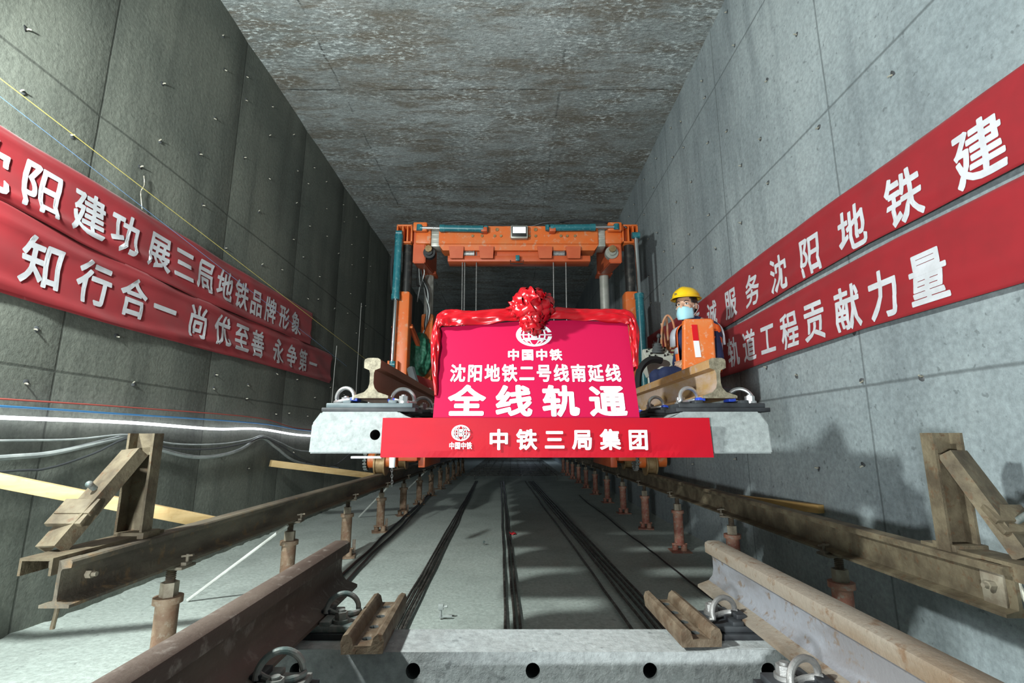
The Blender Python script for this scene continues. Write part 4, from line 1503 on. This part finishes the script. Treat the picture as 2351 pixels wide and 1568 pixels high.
# operator station carried by the crane
m = MB()
m.bar((1.50, FY - 0.02, 1.16), (1.46, 3.55, 1.16), 0.10, 0.12)
m.box((1.02, 3.55, 1.02), (1.62, 4.7, 1.05), 0.004)
for yy in (3.62, 4.6):
    m.box((1.40, yy - 0.03, 1.03), (1.46, yy + 0.03, 1.12), 0.003)
m.build('operator_platform', 'crane_orange_dark', crane)
m = MB()
m.box((1.28, 3.66, 1.30), (1.66, 4.08, 1.37), 0.03)
m.box((1.42, 3.80, 1.05), (1.50, 3.90, 1.31), 0.01)
m.build('operator_seat', 'black_rubber', crane)
m = MB()
t = bmesh.new()
vs = [t.verts.new(p) for p in ((1.232, 3.545, 1.44), (1.474, 3.545, 1.44), (1.474, 3.60, 1.44), (1.232, 3.60, 1.44),
                               (1.262, 3.545, 1.858), (1.482, 3.545, 1.858), (1.482, 3.60, 1.858), (1.262, 3.60, 1.858))]
for fidx in ((3, 2, 1, 0), (4, 5, 6, 7), (0, 1, 5, 4), (1, 2, 6, 5), (2, 3, 7, 6), (3, 0, 4, 7)):
    t.faces.new([vs[i] for i in fidx])
bmesh.ops.bevel(t, geom=t.edges[:], offset=0.012, segments=3, affect='EDGES')
m.merge(t)
m.box((1.34, 3.56, 1.06), (1.40, 3.59, 1.46))
t.free()
gp = m.build('guard_panel', 'panel_orange', crane)
m = MB()
m.hexa([(1.318, 3.540, 1.692), (1.358, 3.540, 1.692), (1.358, 3.546, 1.692), (1.318, 3.546, 1.692), (1.313, 3.540, 1.812), (1.353, 3.540, 1.812), (1.353, 3.546, 1.812), (1.313, 3.546, 1.812)])
m.build('red_reflector', 'tape_red', gp)
m = MB()
m.hexa([(1.326, 3.540, 1.570), (1.367, 3.540, 1.572), (1.367, 3.546, 1.572), (1.326, 3.546, 1.570), (1.318, 3.540, 1.692), (1.358, 3.540, 1.692), (1.358, 3.546, 1.692), (1.318, 3.546, 1.692)])
m.build('white_reflector', 'tape_white', gp)
# console
m = MB()
pr = [(1.165, 1.672), (1.405, 1.690), (1.412, 1.66), (1.40, 1.615), (1.30, 1.570), (1.255, 1.545), (1.24, 1.52), (1.20, 1.52), (1.175, 1.58), (1.160, 1.63)]
a = [m.b.verts.new((x, 4.25, z)) for x, z in pr]
b = [m.b.verts.new((x + (0.012 if x < 1.25 else -0.018) * (z > 1.66), 4.42, z + (0.115 if z > 1.665 else (0.10 if z > 1.65 else 0.0)))) for x, z in pr]
m.face(a[::-1])
m.face(b)
for i in range(len(pr)):
    m.face((a[i], a[(i + 1) % len(pr)], b[(i + 1) % len(pr)], b[i]))
bmesh.ops.bevel(m.b, geom=m.b.edges[:], offset=0.006, segments=2, affect='EDGES')
cs = m.build('control_console', 'console_grey', crane)
m = MB()
m.cyl((1.215, 4.37, 1.06), (1.212, 4.37, 1.54), 0.016, 12)
m.build('console_post', 'column_grey', cs)
m = MB()
zz = 1.738
m.tube([(1.29, 4.335 - 0.002 * q, zz + q * 0.0125) for q in range(8)], [0.056, 0.048, 0.052, 0.041, 0.044, 0.033, 0.035, 0.018], 18)
m.build('joystick_boot', 'boot_grey', cs)
m = MB()
m.cyl((1.292, 4.32, 1.82), (1.300, 4.315, 1.872), 0.009, 10)
m.ball((1.302, 4.315, 1.885), 0.019, 8, (1, 1, 1.25))
m.build('joystick_lever', 'cable_dark', cs)
for x, y in ((1.20, 4.28), (1.225, 4.32), (1.20, 4.36), (1.23, 4.40), (1.36, 4.28), (1.385, 4.32), (1.355, 4.36), (1.375, 4.40), (1.33, 4.27), (1.25, 4.275)):
    zt = 1.672 + 0.018 * (x - 1.165) / 0.24 + 0.115 * (y - 4.25) / 0.17
    MB().cyl((x, y, zt - 0.003), (x, y - 0.008, zt + 0.014), 0.0075, 8).build('toggle_switch', 'column_black', cs)
hose([(1.278, 4.20, 1.645), (1.23, 4.19, 1.655), (1.17, 4.18, 1.648), (1.115, 4.17, 1.61), (1.075, 4.16, 1.55), (1.058, 4.15, 1.48), (1.055, 4.15, 1.41), (1.065, 4.15, 1.33), (1.09, 4.16, 1.2), (1.12, 4.18, 1.06)], 0.030)
m = MB()
m.tube(smooth_path([(1.352, 4.42, 1.76), (1.360, 4.42, 1.92), (1.384, 4.42, 2.045), (1.426, 4.42, 2.10), (1.468, 4.42, 2.045), (1.484, 4.42, 1.93), (1.49, 4.42, 1.80), (1.48, 4.42, 1.64), (1.47, 4.42, 1.05)], 6), 0.010, 8)
m.tube([(1.372, 4.44, 2.03), (1.40, 4.44, 1.80), (1.41, 4.44, 1.05)], 0.011, 8)
m.tube([(1.426, 4.46, 2.10), (1.428, 4.46, 1.9), (1.425, 4.46, 1.05)], 0.012, 8)
m.tube([(1.475, 4.44, 1.95), (1.44, 4.44, 1.80), (1.42, 4.44, 1.76)], 0.010, 8)
m.build('guard_hoops', 'hoop_rust', crane)
m = MB()
cp = []
for i in range(90):
    a = i * 0.42
    f = i / 89
    cp.append((1.42 + 0.028 * math.cos(a) + 0.03 * (1 - f), 4.28 + 0.03 * math.sin(a), 1.90 - 0.20 * f))
m.tube(cp, 0.009, 6)
m.build('coiled_hose', 'coil_tan', crane)

# chain hanging on the left bogie
ch = MB()
for i in range(11):
    z = 0.80 - 0.032 * i
    pts = []
    for k in range(12):
        a = 2 * math.pi * k / 12
        w = 0.010 * math.cos(a)
        h = 0.020 * math.sin(a)
        pts.append((-1.365 + (w if i % 2 else 0.0) + 0.002 * i, 5.772 + (0 if i % 2 else w), z + h))
    ch.tube(pts, 0.0038, 6, closed=True)
tag(ch.build('hanging_chain', 'galvanised'), 'short steel chain dangling beside the left crane wheel', 'chain')
m = MB()
m.tube([(-0.985, 4.2, 0.86), (-0.985, 4.2, 0.76)], [0.028, 0.024], 12)
m.cyl((-0.985, 4.2, 0.86), (-0.985, 4.2, 0.94), 0.02, 12)
tag(m.build('plastic_sleeve', 'white_print'), 'small white plastic sleeve hanging under the lifted panel near the left crane wheel', 'sleeve')

# green net bundle behind the left front leg
m = MB()
t = bmesh.new()
bmesh.ops.create_icosphere(t, subdivisions=5, radius=1.0)
for v in t.verts:
    d = v.co.normalized()
    k = 1 + 0.22 * noise.noise(d * 2.2) + 0.12 * noise.noise(d * 6)
    fold = 0.05 * math.sin(8 * math.atan2(d.y, d.x) + 3 * d.z)
    wz = 0.30
    v.co = V((-1.235 + d.x * 0.155 * (k + fold) * (1.0 - 0.2 * d.z), 6.62 + d.y * 0.20 * (k + fold), 2.10 + d.z * wz * (1 + 0.12 * noise.noise(d * 4))))
m.merge(t)
t.free()
tag(m.build('net_bundle', 'green_net', None, 60), 'dark green net bundle stuffed between the left crane legs', 'net')

# ------------------------------------------------------------------ operator
person = thing('person', (1.44, 3.87, 1.37), 'seated person in yellow helmet, blue face mask and orange vest looking at viewer', 'person')
HC = V((1.395, 3.85, 2.035))
FD = V((-0.66, -0.75, -0.05)).normalized()
FS = FD.cross(V((0, 0, 1))).normalized()     # to the person's right
FU = FS.cross(FD).normalized()


def hp(f, s, u):
    return HC + FD * f + FS * s + FU * u


body = MB()


def limb(a, b, ra, rb, n=18):
    a, b = V(a), V(b)
    body.ball(a, ra, 8)
    body.ball(b, rb, 8)
    body.tube([a, b], [ra, rb], n)


HM = Matrix((FS, FD, FU)).transposed()
body.ball(hp(-0.012, 0, 0.030), 1.0, 12, (0.074, 0.092, 0.090), HM)          # skull
body.ball(hp(0.012, 0, -0.035), 1.0, 12, (0.060, 0.070, 0.078), HM)          # face
body.ball(hp(0.030, 0, -0.085), 1.0, 10, (0.042, 0.045, 0.030), HM)          # chin
body.ball(hp(0.064, 0, 0.026), 1.0, 8, (0.050, 0.018, 0.014), HM)            # brow
body.tube([hp(0.074, 0, 0.015), hp(0.098, 0, -0.025)], [0.009, 0.014], 10)   # nose
body.ball(hp(0.094, 0, -0.028), 0.015, 8)
for s in (-1, 1):
    body.ball(hp(0.052, s * 0.036, -0.022), 1.0, 8, (0.024, 0.022, 0.024), HM)
    body.ball(hp(-0.012, s * 0.076, -0.008), 1.0, 8, (0.010, 0.020, 0.032), HM)  # ear
limb(hp(-0.025, 0, -0.06), (1.450, 3.885, 1.90), 0.052, 0.056)
CH = V((1.485, 3.90, 1.78))
RSH, LSH = V((1.42, 4.03, 1.845)), V((1.555, 3.785, 1.845))
limb((1.475, 3.89, 1.90), RSH, 0.06, 0.058)
limb((1.475, 3.89, 1.90), LSH, 0.06, 0.058)
limb(CH + V((-0.045, 0.08, 0)), CH + V((0.045, -0.08, 0)), 0.115, 0.115)
limb((1.45, 3.97, 1.58), (1.51, 3.84, 1.58), 0.10, 0.10)
limb((1.44, 3.97, 1.46), (1.51, 3.83, 1.46), 0.10, 0.10)
limb(CH, (1.48, 3.90, 1.5), 0.115, 0.115)
for hip, knee, ankle, toe in (((1.42, 3.97, 1.455), (1.16, 3.945, 1.475), (1.16, 3.96, 1.10), (1.04, 3.93, 1.07)),
                              ((1.46, 3.80, 1.455), (1.165, 3.735, 1.465), (1.17, 3.74, 1.10), (1.05, 3.70, 1.07))):
    limb(hip, knee, 0.092, 0.066)
    limb(knee, ankle, 0.062, 0.045)
    limb(ankle, toe, 0.045, 0.035)
LEL, RELB = V((1.565, 3.72, 1.60)), V((1.385, 4.12, 1.61))
LHD, RHD = V((1.41, 3.73, 1.575)), V((1.40, 3.92, 1.60))
limb(LSH, LEL, 0.052, 0.042)
limb(LEL, LHD, 0.041, 0.031)
limb(RSH, RELB, 0.052, 0.042)
limb(RELB, RHD, 0.041, 0.031)
for hd, dr, side in ((LHD, V((-1, 0.25, -0.12)), -1), (RHD, V((-0.75, -0.65, -0.15)), 1)):
    dr = dr.normalized()
    sd = dr.cross(V((0, 0, 1))).normalized()
    pc = hd + dr * 0.05
    body.ball(pc, 1.0, 8, (0.040, 0.048, 0.018), Matrix((sd, dr, sd.cross(dr))).transposed())
    for i, L in enumerate((0.066, 0.076, 0.072, 0.056)):
        o = sd * (0.030 - 0.020 * i)
        p = pc + dr * 0.036 + o
        a, b_, c_ = p, p + dr * L * 0.5 + V((0, 0, -0.006)), p + dr * L * 0.85 + V((0, 0, -0.024))
        body.tube([a, b_, c_], [0.0095, 0.009, 0.007], 8)
        body.ball(c_, 0.0075, 6)
    th = pc - dr * 0.012 + sd * (0.036 * side)
    body.tube([th, th + sd * 0.022 * side + dr * 0.022, th + sd * 0.026 * side + dr * 0.052], [0.012, 0.011, 0.008], 8)
bo = body.build('body', 'skin', None)
rm = bo.modifiers.new('one_surface', 'REMESH')
rm.mode = 'VOXEL'
rm.voxel_size = 0.0065
sm = bo.modifiers.new('soften', 'SMOOTH')
sm.factor = 0.5
sm.iterations = 3
me = evaluated_mesh(bo)
bo.modifiers.clear()
bo.data = me
me.materials.clear()
for mm in ('skin', 'navy_cloth', 'cable_black'):
    me.materials.append(MATS[mm])
for p in me.polygons:
    p.use_smooth = True
    c = p.center
    nk = (c - V((1.435, 3.875, 1.90)))
    hand = min((c - (LHD + V((-0.085, 0.02, 0)))).length, (c - (RHD + V((-0.065, -0.06, 0)))).length)
    if (c.z > 1.925 and (c - V((1.42, 3.87, 1.98))).length < 0.2) or hand < 0.092:
        p.material_index = 0
    elif c.z < 1.14:
        p.material_index = 2
    else:
        p.material_index = 1
adopt(bo, person)


# vest: a shell over the torso
def wrap(name, z0, z1, off, material, a0, a1, parent, nz=10, na=40, flare=0.0):
    m = MB()
    ax = V((0.506, -0.863, 0)).normalized()
    ay = V((0.863, 0.506, 0))
    g = []
    for j in range(nz + 1):
        t = j / nz
        z = z0 + (z1 - z0) * t
        c = V((1.483, 3.90, z))
        tz = (z - 1.46) / (1.90 - 1.46)
        rx = 0.168 + 0.030 * math.sin(min(1, max(0, tz)) * math.pi * 0.75)
        ry = 0.128
        if z > 1.83:
            q = (z - 1.83) / 0.085
            rx = rx * (1 - 0.30 * q * q)
            ry = ry * (1 - 0.42 * q * q)
        row = []
        for i in range(na + 1):
            a = a0 + (a1 - a0) * i / na
            row.append(m.b.verts.new(c + ax * (math.cos(a) * (rx + off)) + ay * (math.sin(a) * (ry + off)) + V((0, 0, 0.006 * noise.noise(V((a * 2, z * 9, 1)))))))
        g.append(row)
    for j in range(nz):
        for i in range(na):
            m.face((g[j][i], g[j][i + 1], g[j + 1][i + 1], g[j + 1][i]))
    o = m.build(name, material, parent, 60, fix=False)
    o.modifiers.new('thickness', 'SOLIDIFY').thickness = 0.004
    return o


vest = wrap('vest', 1.50, 1.915, 0.006, 'vest_orange', math.radians(-62), math.radians(242), person, 14)
wrap('reflective_band', 1.665, 1.715, 0.0095, 'vest_grey', math.radians(-62), math.radians(242), vest, 2)
wrap('reflective_band', 1.56, 1.605, 0.0095, 'vest_grey', math.radians(-62), math.radians(242), vest, 2)
for s0, s1 in ((0.10, 0.155),):
    for sg in (-1, 1):
        m = MB()
        ax = V((0.506, -0.863, 0)).normalized()
        ay = V((0.863, 0.506, 0))
        rows = []
        for i in range(15):
            a = math.pi * i / 14
            row = []
            for q in (s0, (s0 + s1) / 2, s1):
                row.append(m.b.verts.new(V((1.483, 3.90, 1.72)) + ax * (sg * q) + ay * (-math.cos(a) * 0.138) + V((0, 0, math.sin(a) ** 0.5 * (0.215 - q * 0.25)))))
            rows.append(row)
        for r0, r1 in zip(rows, rows[1:]):
            for j in range(2):
                m.face((r0[j], r0[j + 1], r1[j + 1], r1[j]))
        o = m.build('shoulder_strap', ['vest_grey'], vest, 60, fix=False)
        o.modifiers.new('thickness', 'SOLIDIFY').thickness = 0.004
# collar
m = MB()
rows = []
for i in range(25):
    a = 2 * math.pi * i / 24
    rows.append([m.b.verts.new(V((1.452, 3.884, 1.895 + 0.045 * j + 0.02 * (1 - math.cos(a)) * 0.3)) + V((math.cos(a) * (0.082 - 0.012 * j), math.sin(a) * (0.082 - 0.012 * j), 0))) for j in range(2)])
for r0, r1 in zip(rows, rows[1:]):
    m.face((r0[0], r1[0], r1[1], r0[1]))
o = m.build('collar', 'navy_cloth', person, 60, fix=False)
o.modifiers.new('thickness', 'SOLIDIFY').thickness = 0.008


def head_shell(name, material, test, off, parent, dome=False):
    m = MB()
    t = bmesh.new()
    bmesh.ops.create_uvsphere(t, u_segments=48, v_segments=32, radius=1.0)
    for v in t.verts:
        d = v.co.normalized()
        v.co = V((d.x * (0.078 + off), d.y * (0.097 + off) - 0.012, d.z * (0.105 + off) + 0.012))
    kill = [f for f in t.faces if not test(f.calc_center_median())]
    bmesh.ops.delete(t, geom=kill, context='FACES')
    m.merge(t, Matrix.Translation(HC) @ HM.to_4x4())
    t.free()
    o = m.build(name, material, parent, 60, fix=False)
    return o


# hair at the back and sides, below the helmet
o = head_shell('hair', 'hair_black', lambda c: (c.z > -0.05 and c.y < -0.03) or c.z > 0.062 or (abs(c.x) > 0.050 and c.y < 0.052 and c.z > 0.012), 0.005, person)
o.modifiers.new('thickness', 'SOLIDIFY').thickness = 0.006
# helmet
m = MB()
rings = []
NS = 44
for j in range(13):
    t = j / 12
    el = t * math.pi / 2
    row = []
    for i in range(NS):
        a = 2 * math.pi * i / NS
        r = math.cos(el) ** 0.82
        fx, sy = math.sin(a) * 0.126 * r, math.cos(a) * 0.104 * r
        ridge = 0.007 * math.exp(-(sy / 0.022) ** 2) * (1 if t > 0.3 else 0)
        row.append(m.b.verts.new(hp(fx - 0.010, sy, 0.064 + 0.088 * math.sin(el) + ridge)))
    rings.append(row)
brim = []
for i in range(NS):
    a = 2 * math.pi * i / NS
    ext = 0.012 + 0.042 * max(0.0, math.sin(a)) ** 2
    brim.append(m.b.verts.new(hp(math.sin(a) * (0.126 + ext) - 0.010, math.cos(a) * (0.104 + 0.012), 0.057 - 0.010 * max(0.0, math.sin(a)))))
rings = [brim] + rings
for a, b in zip(rings, rings[1:]):
    for i in range(NS):
        m.face((a[i], a[(i + 1) % NS], b[(i + 1) % NS], b[i]))
m.face(rings[-1])
hl = m.build('helmet', 'helmet_yellow', person, 50, fix=False)
hl.modifiers.new('thickness', 'SOLIDIFY').thickness = 0.004
m = MB()
for q in (-1, 1):
    cc = 0.006
    for k in range(3):
        pass
m.mi = 0
for (u0, u1, w0, w1) in ((-0.012, 0.012, 0.080, 0.084), (-0.012, 0.012, 0.090, 0.094), (-0.002, 0.002, 0.080, 0.094), (-0.014, -0.011, 0.076, 0.098), (0.011, 0.014, 0.076, 0.098)):
    m.poly([hp(0.1135 - (w - 0.076) * 0.42, u + 0.03, w) for u, w in ((u0, w0), (u1, w0), (u1, w1), (u0, w1))])
m.build('helmet_mark', 'cable_dark', hl, 0, fix=False)
# mask
m = MB()
rows = []
for j in range(11):
    t = j / 10
    row = []
    for i in range(21):
        s = i / 20 * 2 - 1
        w = 0.072 - 0.010 * abs(t - 0.5)
        z = -0.030 - 0.078 * t
        bulge = 0.110 - 0.010 * (2 * t - 0.9) ** 2
        f = bulge - 0.075 * abs(s) ** 2.2
        row.append(m.b.verts.new(hp(f + 0.0025 * math.sin(t * 28) * (1 - s * s), s * w, z + 0.012 * (1 - s * s) * (1 - t) - 0.016 * (1 - s * s) * t)))
    rows.append(row)
for r0, r1 in zip(rows, rows[1:]):
    for i in range(20):
        m.face((r0[i], r0[i + 1], r1[i + 1], r1[i]))
mk = m.build('face_mask', 'mask_blue', person, 60, fix=False)
mk.modifiers.new('thickness', 'SOLIDIFY').thickness = 0.003
for s in (-1, 1):
    m = MB()
    m.tube(smooth_path([hp(0.036, s * 0.070, -0.02), hp(0.005, s * 0.080, -0.004), hp(-0.026, s * 0.086, 0.0), hp(-0.028, s * 0.086, -0.025), hp(0.0, s * 0.076, -0.06), hp(0.034, s * 0.068, -0.088)], 5), 0.0022, 6)
    m.build('ear_loop', 'mask_white', mk)
    m = MB()
    m.ball(hp(0.066, s * 0.031, 0.004), 1.0, 8, (0.015, 0.010, 0.0085), HM)
    ey = m.build('eye', 'eye_white', person)
    m = MB()
    m.ball(hp(0.0735, s * 0.031 - 0.002, 0.004), 1.0, 8, (0.0066, 0.0035, 0.0066), HM)
    m.build('iris', 'hair_black', ey)
    m = MB()
    m.tube([hp(0.078, s * 0.014, 0.022), hp(0.080, s * 0.030, 0.0285), hp(0.066, s * 0.050, 0.023)], [0.003, 0.0036, 0.002], 8)
    m.tube([hp(0.073, s * 0.017, 0.008), hp(0.0745, s * 0.031, 0.0125), hp(0.066, s * 0.046, 0.008)], [0.0016, 0.0022, 0.0016], 6)
    m.build('eyebrow', 'hair_black', person)
m = MB()
m.tube(smooth_path([hp(0.02, 0.074, 0.03), hp(0.02, 0.072, -0.05), hp(0.035, 0.03, -0.112), hp(0.035, -0.03, -0.112), hp(0.02, -0.072, -0.05), hp(0.02, -0.074, 0.03)], 5), 0.003, 6)
m.build('chin_strap', 'cable_black', hl)
